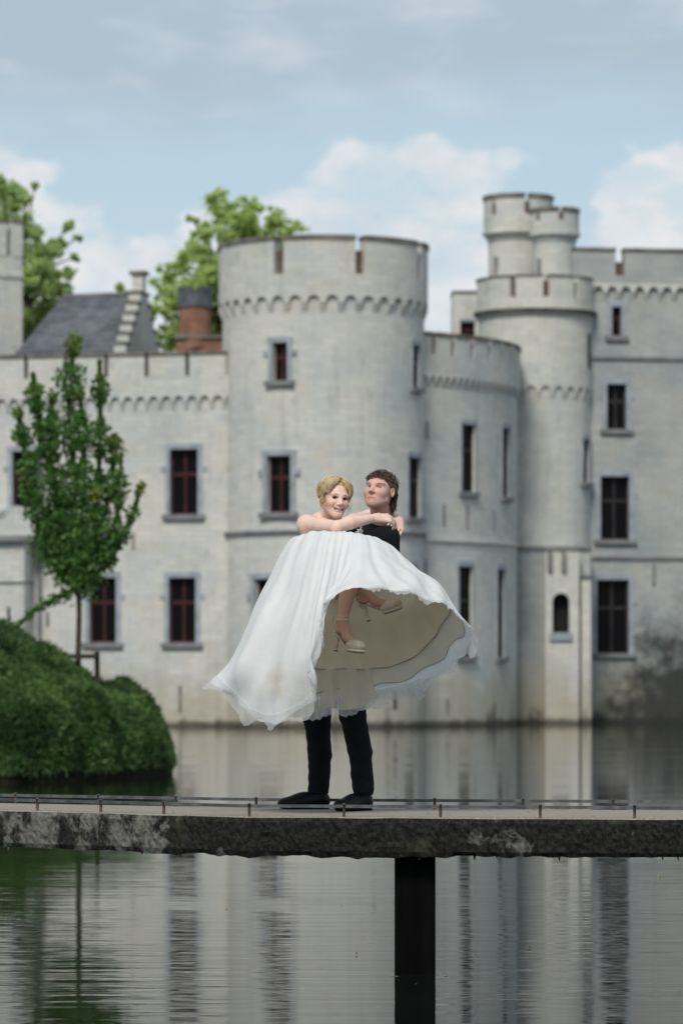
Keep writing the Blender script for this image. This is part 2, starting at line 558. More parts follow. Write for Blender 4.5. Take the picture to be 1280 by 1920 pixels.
def window(parent, S, pxc, py0, py1, wpx, red=True, surround=True, transom=0.62, hooks=True, dark=False, ob=False):
    """opening in wall S seen at column pxc between rows py0..py1 (top, bottom) of width wpx."""
    sa, sb_ = S.s_of(pxc - wpx / 2), S.s_of(pxc + wpx / 2)
    sc = (sa + sb_) / 2; w = abs(sb_ - sa)
    z1, z0 = S.z_of(pxc, py0), S.z_of(pxc, py1)
    h = z1 - z0
    n = S.nrm(sc); t = Vector((-n.y, n.x, 0))
    o = S.at(sc, z0)
    Mx = Matrix(((t.x, -n.x, 0, o.x), (t.y, -n.y, 0, o.y), (0, 0, 1, o.z), (0, 0, 0, 1)))
    b = MB()
    jw = 0.05 if ob else 0.17; hooks = hooks and not ob; rec = 0.12 if ob else 0.0
    sag = 0.0
    if surround:
        for sg in (-1, 1):
            x0, x1 = (w / 2, w / 2 + jw) if sg > 0 else (-w / 2 - jw, -w / 2)
            b.box((x0, -0.035 , 0), (x1, 0.22, h))
            e0, e1 = (w / 2 + jw + .002, w / 2 + jw + 0.16) if sg > 0 else (-w / 2 - jw - 0.16, -w / 2 - jw - .002)
            if hooks: b.box((e0, -0.03, h * 0.66), (e1, 0.2, h * 0.66 + 0.2))
        b.box((-w / 2 - jw - 0.02, -0.04, h), (w / 2 + jw + 0.02, 0.22, h + 0.2))
    else:
        b.box((-w / 2 - 0.05, -0.02, h), (w / 2 + 0.05, 0.2, h + 0.12))
    win = b.build('window', M['stone'], parent)
    win.matrix_local = Mx
    c = MB(); c.box((-w / 2 - jw - 0.1, -0.14, -0.17), (w / 2 + jw + 0.1, 0.3, -0.001)); c.build('sill', M['sill'], win)
    fr = MB(); y0, y1 = 0.235 - rec, 0.30 - rec
    fw = 0.03 if ob else 0.06
    fr.box((-w / 2, y0, 0.001), (-w / 2 + fw, y1, h - 0.001)); fr.box((w / 2 - fw, y0, 0.001), (w / 2, y1, h - 0.001))
    fr.box((-w / 2 + fw, y0, 0.001), (w / 2 - fw, y1, fw)); fr.box((-w / 2 + fw, y0, h - fw), (w / 2 - fw, y1, h - 0.001))
    zt = h * transom
    two = w > 0.55
    fr.box((-w / 2 + fw, y0 - .01, zt - 0.06), (w / 2 - fw, y1, zt + 0.06))
    two = two and not ob
    if two:
        fr.box((-0.045, y0 - .015, fw), (0.045, y1, zt - 0.06)); fr.box((-0.045, y0 - .015, zt + 0.06), (0.045, y1, h - fw))
    fr.build('window_frame', M['dark_wood'] if dark else (M['red_wood'] if red else M['dark_wood']), win)
    for za, zb in ((fw, zt - 0.06), (zt + 0.06, h - fw)):
        for xa, xb in (((-w / 2 + fw, -0.045), (0.045, w / 2 - fw)) if two else ((-w / 2 + fw, w / 2 - fw),)):
            p = MB(); p.box((xa, 0.27 - rec, za), (xb, 0.278 - rec, zb)); p.build('pane', M['glass'], win)
    return (min(sa, sb_), max(sa, sb_), z0, z1)


def hook(parent, S, px, py):
    n = S.nrm(S.s_of(px)); o = S.at(S.s_of(px), S.z_of(px, py))
    b = MB(); b.box((-0.06, -0.10, -0.05), (0.06, 0.0, 0.05))
    q = b.build('wall_hook', M['iron'], parent)
    t = Vector((-n.y, n.x, 0))
    q.matrix_local = Matrix(((t.x, -n.x, 0, o.x), (t.y, -n.y, 0, o.y), (0, 0, 1, o.z), (0, 0, 0, 1)))


def merlons(parent, S, edges, z0, z1, d0, d1, m, cop=0.16, over=0.05):
    for a, c in edges:
        mo = block(S, a, c, z0, z1, d0, d1).build('merlon', m, parent, weld=True)
        block(S, a - 0.02, c + 0.02, z1 + 0.002, z1 + cop, d0 - over, d1 + over).build('coping', M['coping'], mo, weld=True)


def crenel_stones(parent, S, edges, z0, z1, d0, d1, frac, wrap=None):
    """bare brown stones that half fill the gaps between the merlons."""
    gaps = [(edges[i][1], edges[i + 1][0]) for i in range(len(edges) - 1)]
    if wrap: gaps.append((edges[-1][1], edges[0][0] + wrap))
    for a, c in gaps:
        block(S, a + .003, c - .003, z0 + .003, z0 + (z1 - z0) * frac, d0, d1).build('crenel_stone', M['bare'], parent, weld=True)


def disc(name, S, z, r, m, parent):
    V = [(S.c.x + r * math.sin(i * math.pi / 24), S.c.y + r * math.cos(i * math.pi / 24), z) for i in range(48)]
    return mesh_of(name, V, [tuple(range(48))], m, parent, False)


# ------------------------------------------------------------------ main round tower
T = thing('round_tower', 'broad pale round tower with battlements right behind the couple', 'tower')
S = Cyl(606, 137.0, 189)
zt = PZ(440, 137.0 - S.R)
hl = [window(T, S, 525, 642, 714, 28), window(T, S, 779, 648, 727, 14, red=False, ob=True), window(T, S, 523, 854, 961, 45),
      window(T, S, 775, 858, 970, 23, red=False, ob=True), window(T, S, 500, 1085, 1195, 44), window(T, S, 768, 1062, 1220, 24, red=False, ob=True)]
z_bot, z_spr, z_at = PZ(585, 133.4), PZ(566, 133.4), PZ(537, 133.4)
z_sill = PZ(513, 133.4)
a0, a1 = S.full()
wall_surface('wall', S, a0, a1, -0.6, z_sill - 0.2, hl, M['wall'], T)
D = 0.13
n = 36; w = (a1 - a0) / n
for i in range(n): arch_bay(S, a0 + (i + 0.5) * w, w, z_at, z_spr, z_bot, D, T, M['wall'])
block(S, a0, a1, z_at, z_sill, -0.45, D).build('parapet', M['wall'], T, weld=True)
sl = 0.18
cen = [(-24.4 + 45 * (i - 4)) * math.pi / 180 * S.R for i in range(9)]
edg = [(cen[i] + sl, cen[i + 1] - sl) for i in range(8)]
merlons(T, S, edg, z_sill + 0.002, zt - 0.16, -0.40, D, M['wall'])
crenel_stones(T, S, edg, z_sill, zt, -.35, -.12, .62, a1 - a0)
disc('roof_deck', S, z_sill - 0.25, S.R - 0.3, M['slate'], T)
zs = PZ(997, 133.4)
block(S, a0, a1, zs - 0.05, zs + 0.07, -0.1, 0.10).build('string_course', M['sill'], T, weld=True)
block(S, a0, a1, -0.6, zs - 0.05, -0.05, 0.055).build('plinth', M['wall'], T, weld=True) if False else None
for px, py in ((420, 530), (800, 540)): hook(T, S, min(px, 790), py)
for px, py0, py1 in ((700, 1040, 1066), (728, 1240, 1270), (740, 1290, 1330)):
    a = S.s_of(px); block(S, a - 0.07, a + 0.07, S.z_of(px, py1), S.z_of(px, py0), -0.02, 0.02).build('wall_tie', M['iron'], T)

# ------------------------------------------------------------------ left wing
T = thing('castle_wing', 'long pale wing with red framed windows left of the round tower', 'castle wing')
S = Flat(-760, 141.6, 470, 135.6)
hl = [window(T, S, 345, 842, 965, 52), window(T, S, 342, 1083, 1205, 50), window(T, S, 193, 1083, 1205, 50), window(T, S, 48, 846, 958, 48, surround=True), window(T, S, -130, 1083, 1205, 50), window(T, S, -130, 842, 965, 52), window(T, S, -330, 842, 965, 52), window(T, S, -330, 1083, 1205, 50), window(T, S, -530, 842, 965, 52), window(T, S, -530, 1083, 1205, 50)]
zt, z_sill, z_at, z_spr, z_bot = S.z_of(340, 659), S.z_of(340, 706), S.z_of(340, 736), S.z_of(340, 752), S.z_of(340, 771)
s0, s1 = 0.0, S.L
wall_surface('wall', S, s0, s1, -0.6, z_sill - 0.1, hl, M['wall'], T, ds=50)
w = S.s_of(350) - S.s_of(326)
nb = int((s1 - s0) / w)
for i in range(nb): arch_bay(S, s1 - (i + 0.5) * w, w, z_at, z_spr, z_bot, 0.13, T, M['wall'])
block(S, s0, s1, z_at, z_sill, -0.5, 0.13, ds=50).build('parapet', M['wall'], T)
sp = S.s_of(353) - S.s_of(277); cs = [S.s_of(353) + sp * i for i in range(-14, 2)]
cs = [c for c in cs if s0 + .2 < c < s1 - .2]; ed = [s0] + cs + [s1]
edg = [(ed[i] + (0.08 if i else 0), ed[i + 1] - (0.08 if i < len(ed) - 2 else 0)) for i in range(len(ed) - 1)]
merlons(T, S, edg, z_sill + 0.002, zt - 0.13, -0.4, 0.13, M['wall'], 0.13)
crenel_stones(T, S, edg, z_sill, zt, -.35, -.08, .8)
for px, py0, py1 in ((338, 1286, 1336), (90, 1148, 1175), (250, 1000, 1030)):
    a = S.s_of(px); block(S, a - 0.05, a + 0.05, S.z_of(px, py1), S.z_of(px, py0), -0.02, 0.03).build('wall_tie', M['coping'], T)
b = MB(); b.box((S.A.x, S.A.y + 0.2, -0.6), (S.B.x - 0.5, S.A.y + 6, z_sill - 0.3)); b.build('core', M['void'], T) if False else None
V, Fc = tube([S.at(S.s_of(76), 0, 0.1), S.at(S.s_of(76), S.z_of(76, 780), 0.1)], 0.07, 8)
mesh_of('downpipe', V, Fc, M['sill'], T)

# oriel at the left edge
O = thing('oriel_bay', 'stone bay with dark ledge at the left edge under a red window', 'bay')
S2 = Flat(-120, 137.3, 64, 136.4)
zl = S2.z_of(30, 1012)
block(S2, 0, S2.L, zl + 0.16, S2.z_of(30, 972), -1.5, 0.0, ds=50).build('parapet', M['wall'], O)
block(S2, -.05, S2.L + 0.05, zl - 0.05, zl + 0.155, -1.5, 0.14, ds=50).build('ledge', M['sill'], O)
S3 = Flat(-120, 137.4, 46, 136.6)
block(S3, 0, S3.L, -0.6, zl - 0.055, -1.3, 0, ds=50).build('pier', M['wall'], O)
block(S3, 0, S3.L + 0.05, S3.z_of(30, 1090) - .06, S3.z_of(30, 1090), -1.3, 0.06, ds=50).build('string_course', M['sill'], O)
a = S3.s_of(17); block(S3, a - .05, a + .05, S3.z_of(17, 1160), S3.z_of(17, 1138), -.02, .02).build('slit', M['void'], O)
V = [Vector((0, 0, 0))]
for i in range(9):       # domed bracket below the red window
    an = math.pi * i / 8
    a = S2.s_of(30) + 0.62 * math.cos(an) * -1; block(S2, a - .14, a + .14, S2.z_of(30, 972), S2.z_of(30, 972) + 0.14 + 0.3 * math.sin(an), -1.4, -0.02, ds=50).build('dressed_stone', M['wall'], O)

# ------------------------------------------------------------------ far left tower
T = thing('square_tower', 'tall pale square tower cut off by the left edge', 'tower')
S = Flat(-150, 143.5, 43, 146)
zt = S.z_of(20, 412)
wall_surface('wall', S, 0, S.L, 0, S.z_of(20, 480), [], M['wall'], T, ds=50)
b = MB()
b.quad([S.at(S.L, 0), S.at(S.L, 0, -6), S.at(S.L, S.z_of(20, 480), -6), S.at(S.L, S.z_of(20, 480))], [(0, 0), (6, 0), (6, 17), (0, 17)]); b.build('side_wall', M['wall'], T)
a = S.s_of(18); zz = S.z_of(20, 470)
merlons(T, S, [(0, a - 0.13), (a + 0.13, S.L)], S.z_of(20, 480), zt - 0.1, -0.5, 0.03, M['wall'], 0.1)
block(S, 0, S.L, S.z_of(20, 520), S.z_of(20, 512), -.1, 0.06, ds=50).build('string_course', M['wall'], T)

# ------------------------------------------------------------------ slate roof with stepped gable
T = thing('gabled_house', 'grey slate roof with stepped pale gable behind the left battlements', 'house')
zr, ze = PZ(553, 143.5), PZ(668, 141)
g0, g1 = Vector((PX(230, 141), 141)), Vector((PX(291, 146), 146))
gd = (g1 - g0).normalized(); GL = (g1 - g0).length
gn = Vector((gd.y, -gd.x))
if gn.x < 0: gn = -gn
mid = (g0 + g1) / 2
rl = Vector((PX(118, 144.6), 144.6)); el0 = Vector((PX(22, 142), 142)); el1 = el0 + (g1 - g0)
rm = mid - gn * 0.2
sl = MB()
nrow, ncol = 12, 26
def quadpt(a, b, c, d, u, v):
    p = a.lerp(b, u); q = d.lerp(c, u); return p.lerp(q, v)
A_, B_, C_, D_ = Vector((*el0, ze)), Vector((*g0, ze)), Vector((*rm, zr)), Vector((*rl, zr))
nn = (B_ - A_).cross(D_ - A_).normalized()
if nn.y > 0: nn = -nn
sl.quad([A_, B_, C_, D_], [(0, 0), (4, 0), (4, 3), (0, 3)])
A2, B2 = Vector((*el1, ze)), Vector((*g1, ze))
sl.quad([B2, A2, D_, C_]); sl.quad([A2, A_, D_])
roof = sl.build('roof', M['slate'], T)
for r in range(nrow):                                  # overlapping slate courses
    s_ = MB()
    v0, v1 = r / nrow, (r + 1) / nrow + 0.02
    p = [quadpt(A_, B_, C_, D_, 0, v0) + nn * 0.045, quadpt(A_, B_, C_, D_, 1, v0) + nn * 0.045, quadpt(A_, B_, C_, D_, 1, min(1, v1)) + nn * 0.008, quadpt(A_, B_, C_, D_, 0, min(1, v1)) + nn * 0.008]
    s_.quad(p); s_.quad([quadpt(A_, B_, C_, D_, 0, v0), quadpt(A_, B_, C_, D_, 1, v0), p[1], p[0]])
    s_.build('slate_course', M['slate'], roof)
V, Fc = tube([C_ + Vector((0, 0, .05)), D_ + Vector((0, 0, .05))], 0.09, 6); mesh_of('ridge_tile', V, Fc, M['sill'], roof)
ns = 6
for i in range(ns):
    z0, z1 = ze + (zr - ze) * i / ns - (1.0 if i == 0 else 0), ze + (zr - ze) * (i + 1) / ns
    hl_ = (GL / 2) * (1 - i / (ns - 0.2))+ 0.3
    Mg = Matrix(((gd.x, gn.x, 0, mid.x), (gd.y, gn.y, 0, mid.y), (0, 0, 1, 0), (0, 0, 0, 1)))
    b = MB(); b.box((-hl_, -0.25, z0), (hl_, 0.2, z1), Mg); st_ = b.build('gable_step', M['wall'], T)
    for sg in (-1, 1):
        c = MB(); x0, x1 = sorted((sg * (hl_ + 0.05), sg * (hl_ - 0.55))); c.box((x0, -0.3, z1 + .002), (x1, 0.26, z1 + 0.1), Mg); c.build('coping', M['coping'], st_)
b = MB(); b.box((-0.27, -0.2, zr), (0.27, 0.2, PZ(516, 143.5)), Mg); st_ = b.build('pinnacle', M['wall'], T)
c = MB(); c.box((-0.36, -0.3, PZ(516, 143.5)), (0.36, 0.3, PZ(509, 143.5)), Mg); c.build('coping', M['coping'], st_)

# ------------------------------------------------------------------ brick chimney
T = thing('brick_chimney', 'round red brick chimney with dark crenellated cap beside the round tower', 'chimney')
S = Cyl(366, 142, 30)
zb, z1, z2, z3 = PZ(630, 142), PZ(577, 142), PZ(553, 142), PZ(539, 142)
a0, a1 = S.full()
wall_surface('shaft', S, a0, a1, zb - 0.5, z1, [], M['brick'], T, ds=0.2)
block(S, a0, a1, z1, z2, -0.2, 0.06, ds=.2).build('cap', M['slate'], T, weld=True)
for i in range(8):
    c = a0 + (i + .5) * (a1 - a0) / 8; block(S, c - 0.16, c + 0.16, z2 + .001, z3, -0.18, 0.06, ds=.2).build('merlon', M['slate'], T)
disc('flue', S, z2 - .1, S.R - .1, M['void'], T)
b = MB(); b.box((PX(330, 141.5), 141.5, PZ(668, 141.5)), (PX(430, 141.5), 144, PZ(634, 141.5))); b.build('base', M['brick'], T)
b = MB(); b.box((PX(327, 141.4), 141.4, PZ(634, 141.4)), (PX(432, 141.4), 144.1, PZ(628, 141.4))); b.build('base_slab', M['coping'], T)

# ------------------------------------------------------------------ curved wing right of the tower
T = thing('curved_wing', 'pale curved wing with narrow windows just right of the round tower', 'castle wing')
S = Cyl(505, 144.5, Rm=(968 - 505) * 144.5 / F)
hl = [window(T, S, 877, 796, 922, 25, red=False, ob=True), window(T, S, 947, 803, 932, 14, red=False, ob=True),
      window(T, S, 872, 1062, 1230, 26, red=False, ob=True), window(T, S, 938, 1068, 1232, 14, red=False, ob=True)]
s0, s1 = S.s_of(770), S.R * R(150)
px_r = 800
zt, z_sill, z_at, z_spr, z_bot = [S.z_of(px_r, q) for q in (622, 664, 697, 712, 726)]
wall_surface('wall', S, s0, s1, -0.6, z_sill - 0.1, hl, M['wall'], T)
w = 0.36
for i in range(int((s1 - s0) / w)):
    if s0 + (i + 1) * w > S.R * R(100): break
    arch_bay(S, s0 + (i + 0.5) * w, w, z_at, z_spr, z_bot, 0.12, T, M['wall'])
block(S, s0, s1, z_at, z_sill, -0.5, 0.12).build('parapet', M['wall'], T, weld=True)
cs = [S.s_of(q) for q in (810, 845, 880, 912, 935, 953)]
ed = [s0] + cs + [s1]
edg = [(ed[i] + (0.11 if i else 0), ed[i + 1] - (0.11 if i < len(ed) - 2 else 0)) for i in range(len(ed) - 1)]
merlons(T, S, edg, z_sill + .002, zt - 0.14, -0.7, 0.12, M['wall'], 0.14)
crenel_stones(T, S, edg, z_sill, zt, -.6, -.05, .8)
block(S, s0, S.R * R(110), S.z_of(900, 1016) - .05, S.z_of(900, 1016) + .05, -.1, .07).build('string_course', M['wall'], T, weld=True)
for px, py0, py1 in ((832, 945, 985), (875, 948, 990), (925, 955, 995), (838, 1310, 1340), (797, 1050, 1085), (800, 790, 822)):
    a = S.s_of(px); block(S, a - 0.05, a + 0.05, S.z_of(px, py1), S.z_of(px, py0), -0.02, 0.025).build('wall_tie', M['sill'], T)

# ------------------------------------------------------------------ stair tower
T = thing('stair_tower', 'slender pale round tower with ringed parapet under the two turrets', 'tower')
SU, SL_ = Cyl(1003, 148.0, 106), Cyl(1003, 148.0, 103)
fy = 148.0 - SU.R
hl = [window(T, SU, 1105, 627, 692, 8, red=False, hooks=False)] if False else []
zm_t, zm_s, zm_b = PZ(718, fy), PZ(733, fy), PZ(750, fy)
wall_surface('lower_wall', SL_, *SL_.full(), -0.6, zm_t, [window(T, SL_, 1097, 825, 905, 12, red=False, ob=True)], M['wall'], T)
wall_surface('upper_wall', SU, *SU.full(), zm_t - 0.05, PZ(562, fy), [], M['wall'], T)
a0, a1 = SL_.full(); n = 26; w = (a1 - a0) / n
for i in range(n): arch_bay(SL_, a0 + (i + .5) * w, w, zm_t, zm_s, zm_b, SU.R - SL_.R + .03, T, M['wall'])
zl = PZ(585, fy); zt = PZ(514, fy); zsl = PZ(556, fy)
a0, a1 = SU.full()
for j, (q0, q1, dd) in enumerate(((zl - 0.10, zl, 0.07), (zl + .001, zl + 0.1, 0.16), (zl + 0.101, zl + .16, 0.22))):
    block(SU, a0, a1, q0, q1, -.1, dd).build('ledge', M['coping'] if j else M['wall'], T, weld=True)
block(SU, a0, a1, zl + .161, zsl, -.3, 0.08).build('parapet', M['wall'], T, weld=True)
cs = sorted(SU.s_of(q) for q in (962, 1022, 1077)); per = (cs[2] - cs[0]) / 2
cc = [cs[0] + per * i for i in range(-3, 7)]
cc = [c for c in cc if a0 < c < a0 + (a1 - a0)]; ed = cc + [cc[0] + (a1 - a0)]
edg = [(ed[i] + .12, ed[i + 1] - .12) for i in range(len(ed) - 1)]
merlons(T, SU, edg, zsl + .001, zt - .08, -.45, .08, M['wall'], .08, .04)
crenel_stones(T, SU, edg, zsl, zt, -.4, -.10, .72)
disc('roof_deck', SU, PZ(560, fy), SU.R - .2, M['slate'], T)
a = SU.s_of(1103); block(SU, a - .12, a + .12, PZ(692, 147.5), PZ(628, 147.5), -.05, .03).build('slit', M['void'], T)
# square base with ledge, buttress and niche
yb = 144.9
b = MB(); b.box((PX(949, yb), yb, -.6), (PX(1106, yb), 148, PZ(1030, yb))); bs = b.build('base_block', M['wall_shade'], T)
b = MB(); b.box((PX(946, yb), yb - .1, PZ(1030, yb) + .001), (PX(1109, yb), 148, PZ(1024, yb))); b.build('ledge', M['sill'], bs)
SB = Flat(1021, 144.2, 1085, 144.2)
zn0, zn1 = PZ(1186, 144.2), PZ(1128, 144.2)
na, nb_ = SB.s_of(1035), SB.s_of(1067)
bt = wall_surface('buttress', SB, 0, SB.L, -.6, PZ(1036, 144.2), [(na, nb_, zn0, zn1 + 0.32)], M['wall'], T, ds=50, depth=.5)
b = MB()
for xx in (0, SB.L): b.quad([SB.at(xx, -.6), SB.at(xx, PZ(1036, 144.2)), SB.at(xx, PZ(1036, 144.2), -.8), SB.at(xx, -.6, -.8)], [(0, 0), (0, 6), (.8, 6), (.8, 0)])
b.quad([SB.at(0, PZ(1036, 144.2)), SB.at(SB.L, PZ(1036, 144.2)), SB.at(SB.L, PZ(1036, 144.2), -.8), SB.at(0, PZ(1036, 144.2), -.8)])
b.build('buttress_side', M['wall'], T)
b = MB(); nc = (na + nb_) / 2; nr = (nb_ - na) / 2         # rounded head of the niche
for i in range(8):
    q0, q1 = math.pi * i / 8, math.pi * (i + 1) / 8
    x0, x1 = nc + nr * math.cos(q0), nc + nr * math.cos(q1); y0, y1 = zn1 + .32 * math.sin(q0), zn1 + .32 * math.sin(q1)
    b.quad([SB.at(x0, y0, -.01), SB.at(x0, zn1 + .321, -.01), SB.at(x1, zn1 + .321, -.01), SB.at(x1, y1, -.01)], [(x0, y0), (x0, y0 + .2), (x1, y1 + .2), (x1, y1)])
    b.quad([SB.at(x0, y0, -.01), SB.at(x1, y1, -.01), SB.at(x1, y1, -.5), SB.at(x0, y0, -.5)], [(x0, 0), (x1, 0), (x1, .5), (x0, .5)])
b.build('niche_arch', M['wall'], T)
b = MB(); b.quad([SB.at(na, zn0, -.5), SB.at(nb_, zn0, -.5), SB.at(nb_, zn1 + .4, -.5), SB.at(na, zn1 + .4, -.5)]); b.build('niche_back', M['void'], T)
block(SB, na - .1, nb_ + .1, zn0 - .3, zn0 - .001, -.3, .1, ds=9).build('niche_sill', M['stone'], T)
for px in (1030, 1056):
    a = SB.s_of(px); block(SB, a - .08, a + .08, PZ(1070, 144.2), PZ(1034, 144.2), -.3, .16, ds=9).build('console', M['sill'], T)
block(SB, SB.s_of(1090), SB.s_of(1108), -.6, PZ(1082, 144.2), -.7, -.2, ds=9).build('pilaster', M['wall'], T)
block(SB, SB.s_of(1088), SB.s_of(1110), PZ(1082, 144.2), PZ(1078, 144.2), -.7, -.1, ds=9).build('pilaster_cap', M['sill'], T)


# ------------------------------------------------------------------ turrets
def turret(label, px, Y, r_par, r_sh, py_top, py_slot, py_band, py_base, slots, taper=True):
    T = thing('turret', label, 'turret', 'turrets on the stair tower')
    S = Cyl(px, Y, r_sh); SP = Cyl(px, Y, r_par); y = Y - SP.R
    zt, zs, zb, z0 = PZ(py_top, y), PZ(py_slot, y), PZ(py_band, y), PZ(py_base, y)
    wall_surface('shaft', S, *S.full(), z0, zb, [], M['wall'], T, ds=.2)
    b = MB(); nn_ = 28
    for i in range(nn_):
        q0, q1 = 2 * math.pi * i / nn_, 2 * math.pi * (i + 1) / nn_
        e = lambda q, r, z: (S.c.x + r * math.sin(q), S.c.y - r * math.cos(q), z)
        b.quad([e(q0, S.R, zb - .35), e(q1, S.R, zb - .35), e(q1, SP.R, zb), e(q0, SP.R, zb)], [(q0, 0), (q1, 0), (q1, .4), (q0, .4)])
    b.build('corbel_ring', M['wall'], T, weld=True)
    a0, a1 = SP.full()
    block(SP, a0, a1, zb - .05, zb + .05, -.3, .05, ds=.2).build('string_course', M['wall'], T, weld=True)
    block(SP, a0, a1, zb + .05, zs, -.3, 0, ds=.2).build('parapet', M['wall'], T, weld=True)
    cc = sorted(SP.s_of(q) for q in slots)
    per = (a1 - a0) / 6
    cc = [cc[0] + per * i for i in range(6)]; ed = cc + [cc[0] + (a1 - a0)]
    edg = [(ed[i] + .11, ed[i + 1] - .11) for i in range(6)]
    merlons(T, SP, edg, zs + .001, zt - .16, -.25, 0, M['wall'], .16, .05)
    crenel_stones(T, SP, edg, zs, zt, -.22, -.06, .55, a1 - a0)
    a = S.s_of(px - r_sh * .75); block(S, a - .1, a + .1, zb - 1.6, zb - .95, -.05, .02).build('slit', M['sill'], T)
turret('taller of two small round turrets, the one at the back left', 971, 150.2, 65, 56, 361, 400, 432, 530, (988,))
turret('shorter of two small round turrets, the one at the front right', 1039, 147.9, 46, 39, 387, 412, 436, 545, (1052,))

# ------------------------------------------------------------------ small block behind
T = thing('roof_block', 'small flat topped pale block with red window left of the turrets', 'building')
S = Flat(848, 151, 915, 151)
hh = window(T, S, 876, 603, 640, 27, hooks=False, surround=False)
wall_surface('wall', S, 0, S.L, 8, S.z_of(870, 549), [hh], M['wall'], T, ds=50)
block(S, -.03, S.L, S.z_of(870, 549), S.z_of(870, 545), -2, .05, ds=50).build('coping', M['coping'], T)
b = MB(); b.quad([S.at(0, 8), S.at(0, 8, -2), S.at(0, S.z_of(870, 549), -2), S.at(0, S.z_of(870, 549))]); b.build('side_wall', M['wall'], T)

# ------------------------------------------------------------------ right wing
T = thing('castle_wing', 'tall greyish wing with black moss stain at the right edge', 'castle wing')
S = Flat(1070, 147.5, 1800, 149.8)
hl = [window(T, S, 1155, 575, 630, 17, hooks=False), window(T, S, 1155, 720, 805, 36, red=False), window(T, S, 1152, 893, 1012, 54, dark=True), window(T, S, 1148, 1087, 1225, 60, dark=True),
      window(T, S, 1345, 720, 805, 36, red=False), window(T, S, 1345, 893, 1012, 54, dark=True), window(T, S, 1345, 1087, 1225, 60, dark=True), window(T, S, 1560, 720, 805, 36, red=False), window(T, S, 1560, 893, 1012, 54, dark=True), window(T, S, 1560, 1087, 1225, 60, dark=True)]
zt, z_sill, z_at, z_spr, z_bot = [S.z_of(1180, q) for q in (466, 518, 533, 548, 566)]
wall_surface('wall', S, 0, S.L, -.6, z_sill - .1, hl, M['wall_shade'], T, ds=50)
w = S.s_of(1223) - S.s_of(1197.3)
c0_ = S.s_of(1171)
for i in range(-4, 26):
    if c0_ + i * w < S.L: arch_bay(S, c0_ + i * w, w, z_at, z_spr, z_bot, .16, T, M['wall'])
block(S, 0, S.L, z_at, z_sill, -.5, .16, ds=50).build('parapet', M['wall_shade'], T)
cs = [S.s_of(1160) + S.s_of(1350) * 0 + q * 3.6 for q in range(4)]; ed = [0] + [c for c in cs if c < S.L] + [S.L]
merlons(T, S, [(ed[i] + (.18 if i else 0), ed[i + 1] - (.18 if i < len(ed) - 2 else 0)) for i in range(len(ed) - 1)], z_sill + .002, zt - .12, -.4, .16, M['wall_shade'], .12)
block(S, S.s_of(1151), S.s_of(1169), z_sill + .003, S.z_of(1160, 491), -.4, -.1, ds=9).build('crenel_stone', M['bare'], T)
for q in (672, 1046): block(S, 0, S.L, S.z_of(1180, q) - .06, S.z_of(1180, q) + .06, -.1, .08, ds=50).build('string_course', M['sill'], T)
for px, py0, py1 in ((1225, 1056, 1100),):
    a = S.s_of(px); block(S, a - .05, a + .05, S.z_of(px, py1), S.z_of(px, py0), -.02, .03).build('wall_tie', M['sill'], T)

# ------------------------------------------------------------------ island with ground cover
k = Mat('dark_soil', 0.95, 0.1)
k.color(k.mix(k.step(k.noise(6, 5), 0.3, 0.7), (0.006, 0.006, 0.004), (0.022, 0.02, 0.012))); k.bump(k.noise(12, 5), 0.6, 0.05)
M['soil'] = k.m
ih_px = [-700, -400, -150, 0, 60, 130, 198, 254, 290, 305, 315]
ih_py = [1285, 1212, 1212, 1232, 1268, 1316, 1338, 1372, 1415, 1436, 1462]
ix = np.array([PX(p, 64.5) for p in ih_px]); iz = np.array([PZ(p, 64.5) for p in ih_py])
YI, DYI = 67.0, 6.6


def isl_h(x, y):
    top = np.interp(x, ix, iz, left=0.0, right=-0.5)
    # the island narrows to its right tip
    wid = DYI * np.clip((ix[-1] - x) / 2.2, 0.0, 1.0) ** 0.5 + 0.02
    q = np.clip(1 - ((y - YI) / wid) ** 2, 0, 1)
    return np.where(q > 0, 0.30 * np.minimum(1, q * 8) * np.minimum(1, top / .3) + np.maximum(top - 0.30, 0) * q ** 0.55, -0.6)


xs = np.linspace(ix[0], ix[-1], 90); ys = np.linspace(YI - DYI - .2, YI + DYI + .2, 70)
gx, gy = np.meshgrid(xs, ys, indexing='ij')
gz = isl_h(gx, gy) - 0.05
gv = np.stack([gx, gy, gz], -1).reshape(-1, 3)
qi = np.arange(90 * 70).reshape(90, 70)
gq = np.stack([qi[:-1, :-1], qi[1:, :-1], qi[1:, 1:], qi[:-1, 1:]], -1).reshape(-1, 4)
tag(link('island', np_mesh('island', gv, gq), M['soil'], smooth=True), kind='structure')

M['cover'] = leaf_mat('ground_cover_leaves', (0.018, 0.05, 0.016), (0.088, 0.18, 0.052), (0.24, 0.36, 0.115), 0.45, clump=1.3)
r = np.random.default_rng(3)
N = 230000
lx = np.where(r.uniform(0, 1, N) < .62, r.uniform(PX(-140, 64), ix[-1] - 0.02, N), r.uniform(ix[0] + .2, PX(-140, 64), N)); ly = r.uniform(YI - DYI, YI + 3.0, N)
lz = isl_h(lx, ly)
ok = lz > 0.12
lx, ly, lz = lx[ok], ly[ok], lz[ok]
